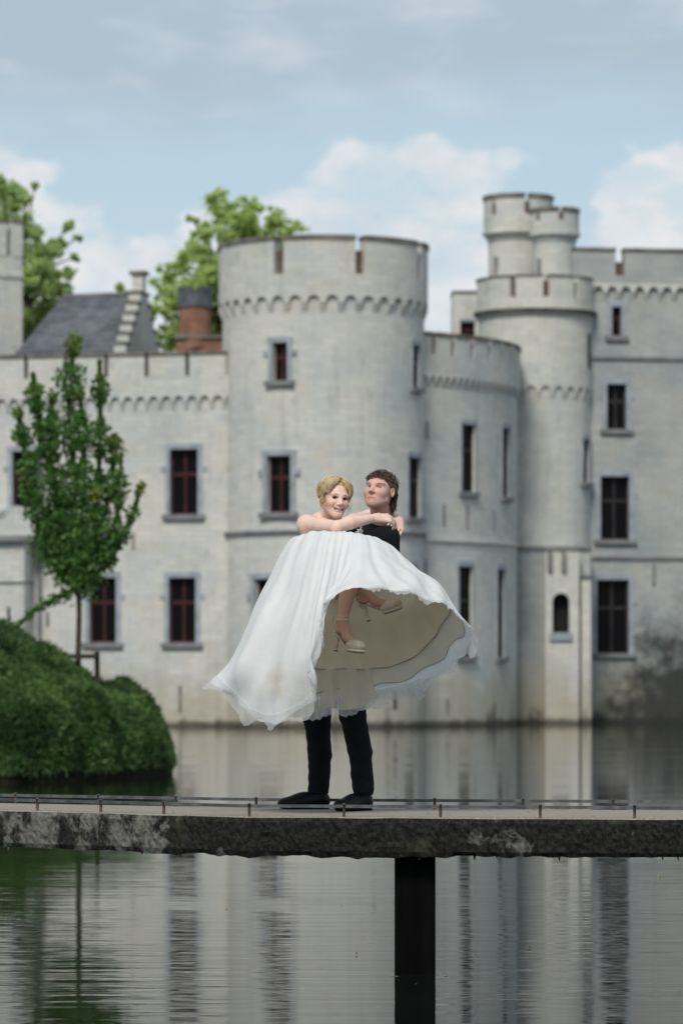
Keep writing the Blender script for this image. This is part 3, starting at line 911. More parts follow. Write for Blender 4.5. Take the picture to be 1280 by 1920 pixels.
# tufts: rounded clumps of different height
NC = 360; ccx = r.uniform(ix[0], ix[-1], NC); ccy = r.uniform(YI - DYI, YI + 3, NC); cr = r.uniform(0.35, 0.8, NC); chh = r.uniform(0.15, 0.75, NC)
lump = np.zeros(len(lx))
for i in range(NC):
    d2 = ((lx - ccx[i]) ** 2 + (ly - ccy[i]) ** 2) / cr[i] ** 2
    lump = np.maximum(lump, chh[i] * np.sqrt(np.clip(1 - d2, 0, 1)))
up_ = r.uniform(0.0, 1.0, len(lx)) ** 0.5
edge = np.clip((lz - 0.1) / 0.4, 0.15, 1)
C = np.stack([lx, ly, lz + (lump * up_ * 0.95 + 0.03) * edge], 1)
tag(link('ground_cover', leaf_mesh('ground_cover', C, 0.22, up=0.5, aspect=0.24, seed=5), M['cover']),
    'dense green ground cover draped over the island in the water', 'ground cover', kind='stuff')

# ------------------------------------------------------------------ trees
M['bark'] = simple('bark', (0.055, 0.042, 0.03), 0.9, 0.35, 9, bump=0.5)
M['leaf_near'] = leaf_mat('glossy_green_leaves', (0.034, 0.10, 0.032), (0.105, 0.23, 0.058), (0.27, 0.44, 0.12), 0.5)
M['leaf_tip'] = leaf_mat('young_bronze_leaves', (0.15, 0.27, 0.05), (0.24, 0.34, 0.07), (0.34, 0.26, 0.09), 0.45)
M['leaf_sun'] = leaf_mat('sunlit_lime_leaves', (0.42, 0.56, 0.15), (0.57, 0.71, 0.25), (0.70, 0.80, 0.42), 0.55)
M['leaf_far'] = leaf_mat('far_green_leaves', (0.32, 0.46, 0.15), (0.48, 0.62, 0.24), (0.66, 0.77, 0.40), 0.55)


def catmull(pts, n):
    pts = [np.array(p, float) for p in pts]
    pts = [2 * pts[0] - pts[1]] + pts + [2 * pts[-1] - pts[-2]]
    out = []
    for i in range(1, len(pts) - 2):
        p0, p1, p2, p3 = pts[i - 1:i + 3]
        for t in np.linspace(0, 1, n, endpoint=False):
            out.append(0.5 * ((2 * p1) + (-p0 + p2) * t + (2 * p0 - 5 * p1 + 4 * p2 - p3) * t * t + (-p0 + 3 * p1 - 3 * p2 + p3) * t ** 3))
    out.append(pts[-2])
    return np.array(out)


# young tree on the island: upright limbs clothed in leaves
YT = 66.0
T = thing('young_tree', 'young upright leafy tree with wispy top on the green island', 'tree')
r = np.random.default_rng(21)
base = P(148, 1300, YT)
tr = [[], []]
add_tube(tr, [base + Vector((0, 0, -.3)), P(147, 1230, YT), P(149, 1150, YT), P(147, 1090, YT), P(143, 980, YT), P(140, 820, YT), P(138, 700, YT)], [.055, .05, .045, .042, .034, .02, .008], 8)
mesh_of('trunk', *tr, M['bark'], T)
limbs = [  # px,py control points, leaf radius in px, leaves per px
    ([(147, 1110), (140, 930), (130, 760), (140, 632)], 34, 9, 0),
    ([(148, 1115), (175, 1000), (188, 820), (187, 676)], 24, 7.5, .1),
    ([(147, 1112), (110, 960), (80, 820), (62, 700)], 33, 9, -.2),
    ([(147, 1105), (120, 1000), (100, 860), (98, 740)], 36, 10, .3),
    ([(147, 1105), (150, 1000), (158, 880), (150, 730)], 36, 10, -.4),
    ([(147, 1110), (165, 1040), (205, 930), (216, 815)], 34, 10, .2),
    ([(147, 1115), (180, 1050), (215, 1000), (228, 850)], 26, 8, -.1),
    ([(147, 1110), (100, 1030), (65, 960), (42, 900)], 24, 7, .2),
    ([(147, 1108), (90, 980), (48, 850), (34, 768)], 21, 6, 0),
    ([(150, 1110), (200, 1060), (240, 985), (268, 905)], 15, 5.5, .1),
    ([(147, 1115), (130, 1060), (120, 1000), (118, 930)], 40, 11, .5),
    ([(148, 1120), (165, 1075), (180, 1010), (178, 920)], 38, 11, -.5),
    ([(148, 1125), (150, 1080), (150, 1040), (150, 990)], 45, 13, 0),
    ([(145, 1118), (105, 1060), (80, 1030), (75, 985)], 26, 9, .3),
    ([(146, 1105), (110, 1120), (70, 1140), (34, 1172)], 11, 5, .4),
]
LC, TC = [], []
for pts, rad, den, dy in limbs:
    cv = catmull([tuple(P(p[0], p[1], YT + dy * 1.2 * (i / (len(pts) - 1)))) for i, p in enumerate(pts)], 8)
    br = [[], []]; add_tube(br, [Vector(c) for c in cv], list(np.linspace(.024, .005, len(cv))), 6); mesh_of('branch', *br, M['bark'], T)
    ln = np.linalg.norm(np.diff(cv, axis=0), axis=1).sum() * F / YT
    n = int(ln * den * 0.52)
    tt = r.uniform(0.10, 1, n) ** 0.85
    idx = tt * (len(cv) - 1); i0 = np.minimum(idx.astype(int), len(cv) - 2); fr = (idx - i0)[:, None]
    c = cv[i0] * (1 - fr) + cv[i0 + 1] * fr
    prof = rad * YT / F * (0.4 + 0.75 * np.sin(np.clip(tt, 0, 1) * math.pi * 0.93 + .15)) * (0.62 + .6 * np.sin(tt * 31 + dy * 9 + rad))
    dvec = r.normal(size=(n, 3)); dvec /= np.linalg.norm(dvec, axis=1, keepdims=True)
    c = c + dvec * (prof * r.uniform(0.1, 1.0, n) ** 0.6)[:, None]
    tip = (tt > 0.90) & (r.uniform(0, 1, n) < 0.6)
    LC.append(c[~tip]); TC.append(c[tip])
link('crown', leaf_mesh('crown', np.concatenate(LC), 0.105, up=-.3, aspect=.6, seed=8), M['leaf_near'], T)
link('young_shoots', leaf_mesh('young_shoots', np.concatenate(TC), 0.10, up=.5, aspect=.5, seed=9), M['leaf_tip'], T)

G = thing('tree_stake', 'dark wooden stake frame round the young tree trunk', 'tree stake')
M['stake'] = simple('weathered_stake_wood', (0.045, 0.038, 0.03), 0.9, 0.3, 8)
for px, y0, y1 in ((122, 1320, 1222), (182, 1330, 1222)):
    V, Fc = tube([P(px + 2, y0, YT - .1), P(px, y1, YT - .1)], .045, 8); mesh_of('stake', V, Fc, M['stake'], G)
b = MB(); p, q = P(122, 1232, YT - .16), P(182, 1226, YT - .16); b.box((p.x, p.y - .015, p.z - .03), (q.x, q.y + .015, q.z)); b.build('crossbar', M['stake'], G)


def far_tree(name, label, Y, base_px, blobs, m, leaf, dens, seed, sparse=1.0):
    T = thing(name, label, 'tree')
    r = np.random.default_rng(seed)
    b0 = P(base_px, 700, Y); b0.z = 1.0
    hub = P(base_px, 600, Y)
    t_ = [[], []]; add_tube(t_, [b0, b0.lerp(hub, .5) + Vector((.3, 0, 0)), hub], [.6, .45, .35], 10); mesh_of('trunk', *t_, M['bark'], T)
    CC = []
    for (px, py, rp) in blobs:
        c = P(px, py, Y + r.uniform(-2.5, 2.5)); rad = rp * Y / F
        b_ = [[], []]; mid = hub.lerp(c, .5) + Vector((0, 0, .8)); add_tube(b_, [hub, mid, c], [.13, .07, .02], 6); mesh_of('limb', *b_, M['bark'], T)
        nsub = max(5, int(rp * .55 * sparse))
        for j in range(nsub):
            d = r.normal(size=3); d /= np.linalg.norm(d)
            cc = np.array(c) + d * rad * r.uniform(.25, 1.0); rr = rad * r.uniform(.22, .5)
            n = int(dens * rr * rr * 95) + 16
            e = r.normal(size=(n, 3)); e /= np.linalg.norm(e, axis=1, keepdims=True)
            CC.append(cc + e * (rr * np.abs(r.normal(0, .55, n)))[:, None] * np.array([1.1, 1.1, .75]))
    CC = np.concatenate(CC)
    link('crown', leaf_mesh(name, CC, leaf, up=.2, aspect=.65, seed=seed + 1), m, T)
    return len(CC)


n1 = far_tree('lime_tree', 'sunlit lime green tree rising behind the round tower', 166, 420,
         [(425, 392, 36), (402, 374, 20), (470, 402, 34), (520, 412, 32), (548, 428, 20), (460, 450, 55), (510, 450, 45), (385, 436, 26), (362, 412, 14), (352, 478, 34), (322, 505, 26),
          (308, 540, 30), (345, 555, 45), (296, 585, 24), (326, 625, 40), (392, 520, 55), (400, 600, 50), (440, 520, 55), (430, 620, 55), (375, 460, 26)], M['leaf_sun'], .24, 6.0, 31, .9)
n2 = far_tree('deciduous_tree', 'looser green tree with airy branches at the far left', 158, 30,
         [(14, 372, 34), (52, 372, 15), (66, 350, 8), (40, 430, 36), (84, 478, 30), (106, 462, 20), (132, 425, 13), (146, 446, 9), (62, 520, 40), (100, 530, 30), (130, 515, 16), (140, 482, 10), (30, 590, 44), (92, 580, 30), (128, 550, 12), (2, 345, 18), (5, 470, 50), (-40, 420, 60), (70, 440, 16), (118, 580, 14), (60, 620, 40)], M['leaf_far'], .22, 7.5, 41, 1.6)
n3 = far_tree('distant_tree', 'tip of a small green tree just left of the stepped gable pinnacle', 175, 232, [(228, 540, 9), (230, 555, 12), (233, 590, 22)], M['leaf_sun'], .32, 5.0, 51)

# ------------------------------------------------------------------ footbridge
ZD, ZB = 0.865, 0.652
near = [Vector((-5.6, 24.92)), Vector((-1.969, 22.15)), Vector((-0.526, 21.05)), Vector((1.842, 20.72)), Vector((7.0, 20.0))]
rear = [Vector((-5.4, 25.6)), Vector((-2.08, 23.42)), Vector((-0.42, 22.5)), Vector((1.97, 22.12)), Vector((7.2, 21.4))]
k = Mat('weathered_concrete', 0.92, 0.2)
gp = k.sep(k.geo().outputs['Position'])
n1_ = k.noise(7.5, 8, 0.68, dist=.5); n2_ = k.noise(2.1, 5, .6, k.map((1, 1, .35))); n3_ = k.noise(38, 5, .7); n4_ = k.noise(70, 3, .6)
grey = k.mix(k.step(n3_, .3, .7), (0.085, 0.083, 0.075), (0.20, 0.195, 0.18))
dark = k.mix(k.step(n3_, .35, .7), (0.006, 0.0065, 0.006), (0.032, 0.032, 0.028))
right_dark = k.step(gp[0], -1.3, 0.15)                              # right half blacker: algae, plus shade of its facing put into the colour
v_ = k.math('ADD', k.math('ADD', n1_, k.math('MULTIPLY', k.math('SUBTRACT', n2_, .5), 1.1)), k.math('SUBTRACT', k.math('MULTIPLY', right_dark, .24), .075))
c = k.mix(k.step(v_, .40, .56), grey, dark)
c = k.mix(k.math('MULTIPLY', k.step(n4_, .68, .76), .3), c, (0.22, 0.215, 0.20))
hue = k.step(k.noise(3, 4), .55, .75); c = k.mix(k.math('MULTIPLY', hue, .35), c, (0.085, 0.095, 0.05))
k.color(c)
k.bump(k.math('ADD', k.math('MULTIPLY', n1_, 1.0), k.math('MULTIPLY', n3_, .5)), .9, .012)
M['concrete'] = k.m
k = Mat('gravelled_deck', 0.95, 0.15)
vo = k.n.new('ShaderNodeTexVoronoi'); vo.inputs['Scale'].default_value = 130; k.l.new(k.tc(), vo.inputs['Vector'])
gcol = k.mix(k.step(k.noise(90, 3), .3, .7), (0.19, 0.17, 0.14), (0.40, 0.365, 0.31))
gcol = k.mix(k.math('MULTIPLY', k.step(k.noise(5, 6, .65), .5, .7), .6), gcol, (0.20, 0.185, 0.15))
k.color(gcol); k.bump(vo.outputs['Distance'], .7, .006)
M['deck'] = k.m
k = Mat('galvanised_steel', 0.55, 0.5); k.color(k.mix(k.step(k.noise(14, 5), .35, .7), (0.075, 0.078, 0.078), (0.16, 0.165, 0.165))); k.b.inputs['Metallic'].default_value = .35; M['steel'] = k.m
k = Mat('rusty_steel', 0.8, 0.3); k.color(k.mix(k.step(k.noise(40, 5), .45, .65), (0.055, 0.05, 0.046), (0.17, 0.075, 0.03))); M['rust'] = k.m
k = Mat('black_wet_timber', 0.8, 0.04); k.color(k.mix(k.step(k.noise(8, 5, .6, k.map((1, 1, .15))), .3, .7), (0.002, 0.002, 0.002), (0.006, 0.006, 0.006))); M['black'] = k.m

BR = thing('footbridge', 'low weathered concrete slab footbridge crossing the water', 'bridge')


def along(poly, n):
    L = [0]
    for a, b in zip(poly[:-1], poly[1:]): L.append(L[-1] + (b - a).length)
    out = []
    for t in np.linspace(0, L[-1], n):
        i = max(0, min(len(poly) - 2, int(np.searchsorted(L, t)) - 1))
        out.append(poly[i].lerp(poly[i + 1], (t - L[i]) / (L[i + 1] - L[i])))
    return out


NA = 700
na_ = along(near, NA)
# rear edge sampled segment by segment so that the bends stay opposite each other
def pair(poly, pt_list):
    out = []
    Ln = [0]
    for a, b in zip(near[:-1], near[1:]): Ln.append(Ln[-1] + (b - a).length)
    for t in np.linspace(0, Ln[-1], NA):
        i = max(0, min(len(near) - 2, int(np.searchsorted(Ln, t)) - 1))
        out.append(poly[i].lerp(poly[i + 1], (t - Ln[i]) / (Ln[i + 1] - Ln[i])))
    return out
re_ = pair(rear, None)
r = np.random.default_rng(77)
def n1d(n, step, amp):
    kx = np.arange(0, n + step * 2, step); kv = r.normal(size=len(kx)) * amp
    return np.interp(np.arange(n), kx, kv)
e_top = np.clip(n1d(NA, 9, .0014), -.002, .003); e_bot = n1d(NA, 40, .006) + n1d(NA, 5, .004) + n1d(NA, 2, .003)
rows = 9
V = []
for i in range(NA):
    d = (re_[i] - na_[i]).normalized()
    for j in range(rows):
        t = j / (rows - 1)
        z = ZD - .006 - (ZD - ZB - .006) * t + (e_top[i] if j == 0 else 0) + (e_bot[i] if j == rows - 1 else 0)
        push = r.normal() * .0035 + (.012 if j in (0,) else 0) + (.016 if j == rows - 1 else 0)
        p = na_[i] + d * push
        V.append((p.x, p.y, z))
q = np.arange(NA * rows).reshape(NA, rows)
Fq = np.stack([q[:-1, :-1], q[:-1, 1:], q[1:, 1:], q[1:, :-1]], -1).reshape(-1, 4).tolist()
b0 = len(V)
for i in range(NA):                                   # top chamfer row, deck, rear and underside
    d = (re_[i] - na_[i]).normalized()
    for p, z in ((na_[i] + d * .03, ZD), (re_[i], ZD), (re_[i], ZB), (na_[i] + d * .03, ZB + .004)): V.append((p.x, p.y, z))
for i in range(NA - 1):
    a, c_ = b0 + 4 * i, b0 + 4 * (i + 1)
    for u, v in ((a, c_), (a + 1, c_ + 1), (a + 2, c_ + 2)): Fq.append((u, v, v + 1, u + 1))
    Fq.append((q[i, 0], q[i + 1, 0], c_, a)); Fq.append((q[i, rows - 1], a + 3, c_ + 3, q[i + 1, rows - 1]))
me = bpy.data.meshes.new('deck_slab'); me.from_pydata(V, [], [tuple(int(x) for x in f) for f in Fq]); me.update()
me.materials.append(M['concrete']); me.materials.append(M['deck'])
import bmesh
bm = bmesh.new(); bm.from_mesh(me); bmesh.ops.recalc_face_normals(bm, faces=bm.faces)
for f in bm.faces:
    if min(v.co.z for v in f.verts) > ZD - .011 and abs(f.normal.z) > .3: f.material_index = 1
    f.smooth = False
bm.to_mesh(me); bm.free()
link('deck_slab', me, None, BR)
# drips and roots under the front edge
for _ in range(46):
    i = int(r.uniform(150, 560)); p = na_[i] + (re_[i] - na_[i]).normalized() * .03
    Vt, Ft = tube([(p.x, p.y, ZB + .01), (p.x + r.normal() * .004, p.y, ZB - r.uniform(.004, .022))], [r.uniform(.004, .012), .002], 5); mesh_of('drip', Vt, Ft, M['concrete'], BR)
# pier
b = MB(); x0, x1 = PX(741, 21.05), PX(816, 21.05)
b.box((x0, 21.06, -1.6), (x1, 21.4, ZB - .002)); b.build('pier', M['black'], BR)


def rail(poly, pxs, inset, zr=.066):
    def on(px):
        u = (px - 640) / F
        for a, b in zip(poly[:-1], poly[1:]):
            d = b - a; den = d.x - u * d.y
            t = (u * a.y - a.x) / den
            if 0 <= t <= 1: return a + d * t, d.normalized()
        d = poly[-1] - poly[-2]; return poly[-1], d.normalized()
    pts = []
    for px in pxs:
        p, d = on(px); nrm = Vector((-d.y, d.x)); p = p + nrm * inset; pts.append(p)
        V, Fc = tube([(p.x, p.y, ZD - .01), (p.x, p.y, ZD + zr + .003)], .0085, 8)
        po = mesh_of('post', V, Fc, M['rust'], BR)
        V, Fc = tube([(p.x, p.y, ZD + zr + .0035), (p.x, p.y, ZD + zr + .008)], [.011, .008], 8); mesh_of('cap', V, Fc, M['steel'], po)
    for a, c in zip(pts[:-1], pts[1:]):
        d = (c - a).normalized(); nrm = Vector((-d.y, d.x)); g = .004
        b = MB(); Mx = Matrix(((d.x, nrm.x, 0, a.x), (d.y, nrm.y, 0, a.y), (0, 0, 1, 0), (0, 0, 0, 1))); L = (c - a).length
        b.box((g, -.004, ZD + zr - .017), (L - g, .016, ZD + zr), Mx); b.build('rail', M['steel'], BR)


rail(near, (-190, -60, 63, 182, 300, 460, 643, 824, 1011, 1188, 1365, 1540), .035)
rail(rear, (-120, 40, 195, 340, 490, 655, 817, 982, 1150, 1320, 1490), -.06, .058)

# ------------------------------------------------------------------ leaves on the deck and on the water
M['litter'] = simple('dry_leaf', (0.20, 0.12, 0.05), .8, .5, 30)
M['litter_pale'] = simple('pale_floating_fleck', (0.50, 0.47, 0.38), .8, .3, 30)
M['litter_yellow'] = simple('yellow_leaf', (0.42, 0.28, 0.05), .8, .3, 30)
def leaflet(name, loc, s, m, label, cat, group, rz, lift=.15):
    V = [(-s, 0, .001), (-s * .3, s * .42, s * lift), (s * .5, s * .36, s * lift * .8), (s, 0, .002), (s * .45, -s * .38, s * lift), (-s * .35, -s * .4, s * lift * .6)]
    o = mesh_of(name, V, [(0, 1, 5), (1, 2, 4, 5), (2, 3, 4)], m, None, False)
    o.location = loc; o.rotation_euler = (0, 0, rz)
    tag(o, label, cat, group)
for px, Y, s in ((86, 22.15, .012), (325, 21.55, .013), (480, 21.2, .010), (802, 21.3, .014), (842, 21.05, .013), (905, 21.5, .009), (1000, 21.9, .016), (1110, 20.95, .013), (1226, 20.9, .010), (1240, 20.95, .014), (250, 21.75, .011), (990, 21.6, .012), (955, 21.15, .008)):
    leaflet('dry_leaf', (PX(px, Y), Y, ZD + .002), s, M['litter'], 'small brown dry leaf lying on the footbridge deck', 'leaf', 'dry leaves on the footbridge', random.uniform(0, 6), .5)
r = np.random.default_rng(5)
for i in range(60):
    px = r.uniform(-20, 1300); py = r.choice([r.uniform(1622, 1700), r.uniform(1622, 1900)])
    Y = ZC * F / (py - HY)
    leaflet('floating_fleck', (PX(px, Y), Y, .002), r.uniform(.006, .014), M['litter_pale'], 'tiny pale petal floating on the dark water', 'petal', 'petals floating on the water', r.uniform(0, 6))
for px, py in ((736, 1829), (744, 1831), (826, 1828), (834, 1829), (842, 1828)):
    Y = ZC * F / (py - HY)
    leaflet('floating_fleck', (PX(px, Y), Y - .03, .002), .014, M['litter_pale'], 'pale foam fleck floating beside the foot of the black bridge pier', 'foam', 'foam flecks by the pier', 0)
for px, py in ((425, 1702), (990, 1778), (1062, 1612), (1235, 1645), (668, 1790)):
    Y = ZC * F / (py - HY)
    leaflet('floating_leaf', (PX(px, Y), Y, .003), .018, M['litter_yellow'], 'small yellow leaf floating on the water under the bridge', 'leaf', 'yellow leaves on the water', r.uniform(0, 6), .6)

# ------------------------------------------------------------------ bodies: smooth-blended volumes -> one skin
_P = P
def P(px, py, Y): return _P(px, py, Y + 0.36)          # the couple stands near the rear edge of the deck


class Sdf:
    def __init__(s, lo, hi, h):
        s.lo = np.array(lo, np.float32); s.h = h
        s.n = np.ceil((np.array(hi) - s.lo) / h).astype(int) + 1
        s.f = np.full(s.n, 0.25, np.float32)
    def _win(s, lo, hi, pad):
        a = np.clip(np.floor((np.array(lo) - pad - s.lo) / s.h).astype(int), 0, s.n - 1)
        b = np.clip(np.ceil((np.array(hi) + pad - s.lo) / s.h).astype(int) + 1, 1, s.n)
        if np.any(b <= a): return None
        sl = tuple(slice(a[i], b[i]) for i in range(3))
        g = [(s.lo[i] + s.h * np.arange(a[i], b[i])).astype(np.float32) for i in range(3)]
        return sl, g[0][:, None, None], g[1][None, :, None], g[2][None, None, :]
    def _put(s, sl, d, k, op):
        f = s.f[sl]
        if op == 'add':
            if k > 0:
                t = np.clip(.5 + .5 * (f - d) / k, 0, 1); s.f[sl] = f * (1 - t) + d * t - k * t * (1 - t)
            else: s.f[sl] = np.minimum(f, d)
        else:
            d = -d
            if k > 0:
                t = np.clip(.5 - .5 * (f - d) / k, 0, 1); s.f[sl] = f * (1 - t) + d * t + k * t * (1 - t)
            else: s.f[sl] = np.maximum(f, d)
    def cap(s, a, b, ra, rb=None, k=.015, op='add'):
        rb = ra if rb is None else rb
        a, b = np.array(a, np.float32), np.array(b, np.float32); m = max(ra, rb)
        w = s._win(np.minimum(a, b) - m, np.maximum(a, b) + m, k + .02)
        if w is None: return
        sl, X, Y, Z = w; d = b - a; L = float(d @ d) + 1e-12
        t = np.clip(((X - a[0]) * d[0] + (Y - a[1]) * d[1] + (Z - a[2]) * d[2]) / L, 0, 1)
        q = np.sqrt((X - a[0] - d[0] * t) ** 2 + (Y - a[1] - d[1] * t) ** 2 + (Z - a[2] - d[2] * t) ** 2) - (ra + (rb - ra) * t)
        s._put(sl, q, k, op)
    def chain(s, pts, rad, k=.015):
        for i in range(len(pts) - 1): s.cap(pts[i], pts[i + 1], rad[i], rad[i + 1], k if i == 0 else max(.006, k * .6))
    def ell(s, c, r, A=None, k=.015, op='add'):
        """A: 3x3 whose rows are the ellipsoid's axes in world space."""
        c = np.array(c, np.float32); r = np.array(r, np.float32); A = np.eye(3, dtype=np.float32) if A is None else np.array(A, np.float32)
        ext = np.sqrt(((A * r[:, None]) ** 2).sum(0))
        w = s._win(c - ext, c + ext, k + .02)
        if w is None: return
        sl, X, Y, Z = w; X = X - c[0]; Y = Y - c[1]; Z = Z - c[2]
        k0 = 0; k1 = 0
        for i in range(3):
            u = A[i, 0] * X + A[i, 1] * Y + A[i, 2] * Z
            k0 = k0 + (u / r[i]) ** 2; k1 = k1 + (u / r[i] ** 2) ** 2
        k0 = np.sqrt(k0); k1 = np.sqrt(k1) + 1e-9
        s._put(sl, np.where(k0 < .3, -float(r.min()) * (1 - k0), k0 * (k0 - 1) / k1), k, op)
    def plane(s, p, nrm):
        """cut away everything on the side nrm points to."""
        p = np.array(p); nrm = np.array(nrm) / np.linalg.norm(nrm)
        w = s._win(s.lo, s.lo + s.h * s.n, 0); sl, X, Y, Z = w
        s.f = np.maximum(s.f, ((X - p[0]) * nrm[0] + (Y - p[1]) * nrm[1] + (Z - p[2]) * nrm[2]).astype(np.float32))
    def nets(s):
        f = s.f; sg = f < 0; n = s.n
        c = [sg[i:n[0] - 1 + i, j:n[1] - 1 + j, k_:n[2] - 1 + k_] for i in (0, 1) for j in (0, 1) for k_ in (0, 1)]
        anyv = c[0].copy(); allv = c[0].copy()
        for q in c[1:]: anyv |= q; allv &= q
        act = anyv & ~allv
        ii = np.argwhere(act)
        idx = np.full(act.shape, -1, np.int32); idx[act] = np.arange(len(ii))
        cor = np.array([[i, j, k_] for i in (0, 1) for j in (0, 1) for k_ in (0, 1)])
        val = np.stack([f[ii[:, 0] + o[0], ii[:, 1] + o[1], ii[:, 2] + o[2]] for o in cor], 1)
        acc = np.zeros((len(ii), 3)); cnt = np.zeros(len(ii))
        for e0 in range(8):
            for ax in range(3):
                if cor[e0][ax]: continue
                o1 = cor[e0].copy(); o1[ax] = 1; e1 = o1[0] * 4 + o1[1] * 2 + o1[2]
                a, b = val[:, e0], val[:, e1]; m = (a < 0) != (b < 0)
                t = np.where(m, a / np.where(m, a - b, 1), 0)
                acc += m[:, None] * (cor[e0] + t[:, None] * (cor[e1] - cor[e0])); cnt += m
        V = s.lo + s.h * (ii + acc / cnt[:, None])
        Q = []
        for ax in range(3):
            sl0 = [slice(None)] * 3; sl1 = [slice(None)] * 3; sl0[ax] = slice(0, n[ax] - 1); sl1[ax] = slice(1, n[ax])
            ch = sg[tuple(sl0)] != sg[tuple(sl1)]
            e = np.argwhere(ch)
            o = [q for q in range(3) if q != ax]
            ok = (e[:, o[0]] > 0) & (e[:, o[1]] > 0) & (e[:, o[0]] < n[o[0]] - 1) & (e[:, o[1]] < n[o[1]] - 1)
            e = e[ok]
            qd = []
            for du, dv in ((-1, -1), (0, -1), (0, 0), (-1, 0)):
                p = e.copy(); p[:, o[0]] += du; p[:, o[1]] += dv; qd.append(idx[p[:, 0], p[:, 1], p[:, 2]])
            qd = np.stack(qd, 1)
            flip = sg[e[:, 0], e[:, 1], e[:, 2]] ^ (ax == 1)
            qd[~flip] = qd[~flip][:, ::-1]
            Q.append(qd)
        return V, np.concatenate(Q)
    def build(s, name, m, parent, paint=None, warp=None):
        V, Q = s.nets()
        if warp is not None: V = V + warp(V)
        me = np_mesh(name, V, Q)
        if paint is not None:
            col = np.ones((len(V), 4), np.float32); col[:, :3] = paint(V)
            at_ = me.color_attributes.new('paint', 'FLOAT_COLOR', 'POINT'); at_.data.foreach_set('color', col.ravel())
        return link(name, me, m, parent, True)


def A3(v): return np.array(v, np.float64)
def nz(v): v = A3(v); return v / np.linalg.norm(v)


class Head:
    """head frame: x to the person's left, y out of the face, z up."""
    def __init__(s, c, fwd, up, sc):
        s.c = A3(c); s.f = nz(fwd); s.l = nz(np.cross(up, s.f)); s.u = np.cross(s.f, s.l)
        s.A = np.stack([s.l, s.f, s.u]); s.sc = A3(sc)
    def w(s, p): return s.c + (A3(p) * s.sc) @ s.A
    def loc(s, V): return ((V - s.c) @ s.A.T) / s.sc
    def r(s, q): return A3(q) * s.sc


def build_head(D, H, male, smile):
    w, A, m = H.w, H.A, float(H.sc.mean())
    e = lambda c, r_, k=.02, op='add': D.ell(w(c), H.r(r_), A, k, op)
    cp = lambda a, b, ra, rb=None, k=.012, op='add': D.cap(w(a), w(b), ra * m, None if rb is None else rb * m, k, op)
    e((0, -.017, .034), (.076, .097, .086), .0)
    e((0, .028, -.03), (.061 if male else .057, .064, .082), .03)
    e((0, .052, -.088), (.036 if male else .030, .04, .032), .025)
    jw_ = .05 if male else .042; jr = .020 if male else .014
    cp((-jw_, .02, -.066), (-.011, .07, -.104), jr, .016, .025); cp((jw_, .02, -.066), (.011, .07, -.104), jr, .016, .025)
    e((0, .074, -.104), (.019, .017, .016), .022)
    for sg in (-1, 1):
        e((sg * .037, .056, -.030), (.026, .024, .024), .03)
        e((sg * .078, -.012, -.004), (.0085, .019, .031), .006); e((sg * .081, -.005, -.002), (.004, .010, .019), .005, 'sub')
        cp((sg * .012, .081, .026), (sg * .046, .068, .026), .009 if male else .006, .007, .02)
    cp((0, .080, .014), (0, .106, -.030), .0070, .0095, .016); e((0, .1065, -.033), (.0092, .0095, .0085), .008)
    for sg in (-1, 1):
        e((sg * .0115, .095, -.037), (.0075, .010, .0068), .008); e((sg * .007, .102, -.0445), (.004, .0055, .0035), .003, 'sub')
        e((sg * .0335, .086, .003), (.0185, .020, .0095 if not male else .0075), .006, 'sub')
        e((sg * .0335, .063, .003), (.019, .0125, .016), .004)                     # lid bed around the eyeball
        e((sg * .0335, .084, .0025), (.0152, .020, .0046 if not male else .0026), .002, 'sub')
    if smile:
        for q in range(7):
            t0, t1 = (q - 3.5) / 3.5, (q - 2.5) / 3.5
            z = lambda t, b: b + .010 * t * t; y = lambda t: .093 - .018 * t * t
            cp((t0 * .031, y(t0), z(t0, -.064)), (t1 * .031, y(t1), z(t1, -.064)), .0042, .0042, .006)
            cp((t0 * .029, y(t0) - .001, z(t0, -.0825)), (t1 * .029, y(t1) - .001, z(t1, -.0825)), .0052, .0052, .006)
        for t in (-.7, -.35, 0, .35, .7): e((t * .029, .096 - .018 * t * t, -.0732 + .010 * t * t), (.009, .016, .0062 * (1.15 - t * t * .9)), .003, 'sub')
        for sg in (-1, 1): cp((sg * .032, .088, -.038), (sg * .037, .075, -.062), .0035, .003, .008, 'sub')
    else:
        cp((-.022, .086, -.0695), (0, .0955, -.0695), .0042, .0048, .008); cp((.022, .086, -.0695), (0, .0955, -.0695), .0042, .0048, .008)
        cp((-.020, .085, -.079), (0, .0945, -.0805), .005, .006, .007); cp((.020, .085, -.079), (0, .0945, -.0805), .005, .006, .007)
        cp((-.024, .094, -.0728), (0, .1025, -.0748), .0022, .0022, .003, 'sub'); cp((.024, .094, -.0728), (0, .1025, -.0748), .0022, .0022, .003, 'sub')


def ball(c, r_, m, name, parent, gaze=None, H=None, n=18):
    """eyeball: white, iris and pupil as faces of one small sphere."""
    V, Fc, mi = [], [], []
    g = nz(gaze); a = nz(np.cross(g, [0, 0, 1.0])); b = np.cross(a, g)
    for i in range(n + 1):
        t = math.pi * i / n
        for j in range(16):
            q = 2 * math.pi * j / 16
            V.append(A3(c) + r_ * (g * math.cos(t) + (a * math.cos(q) + b * math.sin(q)) * math.sin(t)))
    for i in range(n):
        for j in range(16):
            Fc.append((i * 16 + j, i * 16 + (j + 1) % 16, (i + 1) * 16 + (j + 1) % 16, (i + 1) * 16 + j)); mi.append(1 if i < 2 else (2 if i < 4 else 0))
    o = mesh_of(name, V, Fc, None, parent)
    for q in m: o.data.materials.append(q)
    o.data.polygons.foreach_set('material_index', mi)
    return o


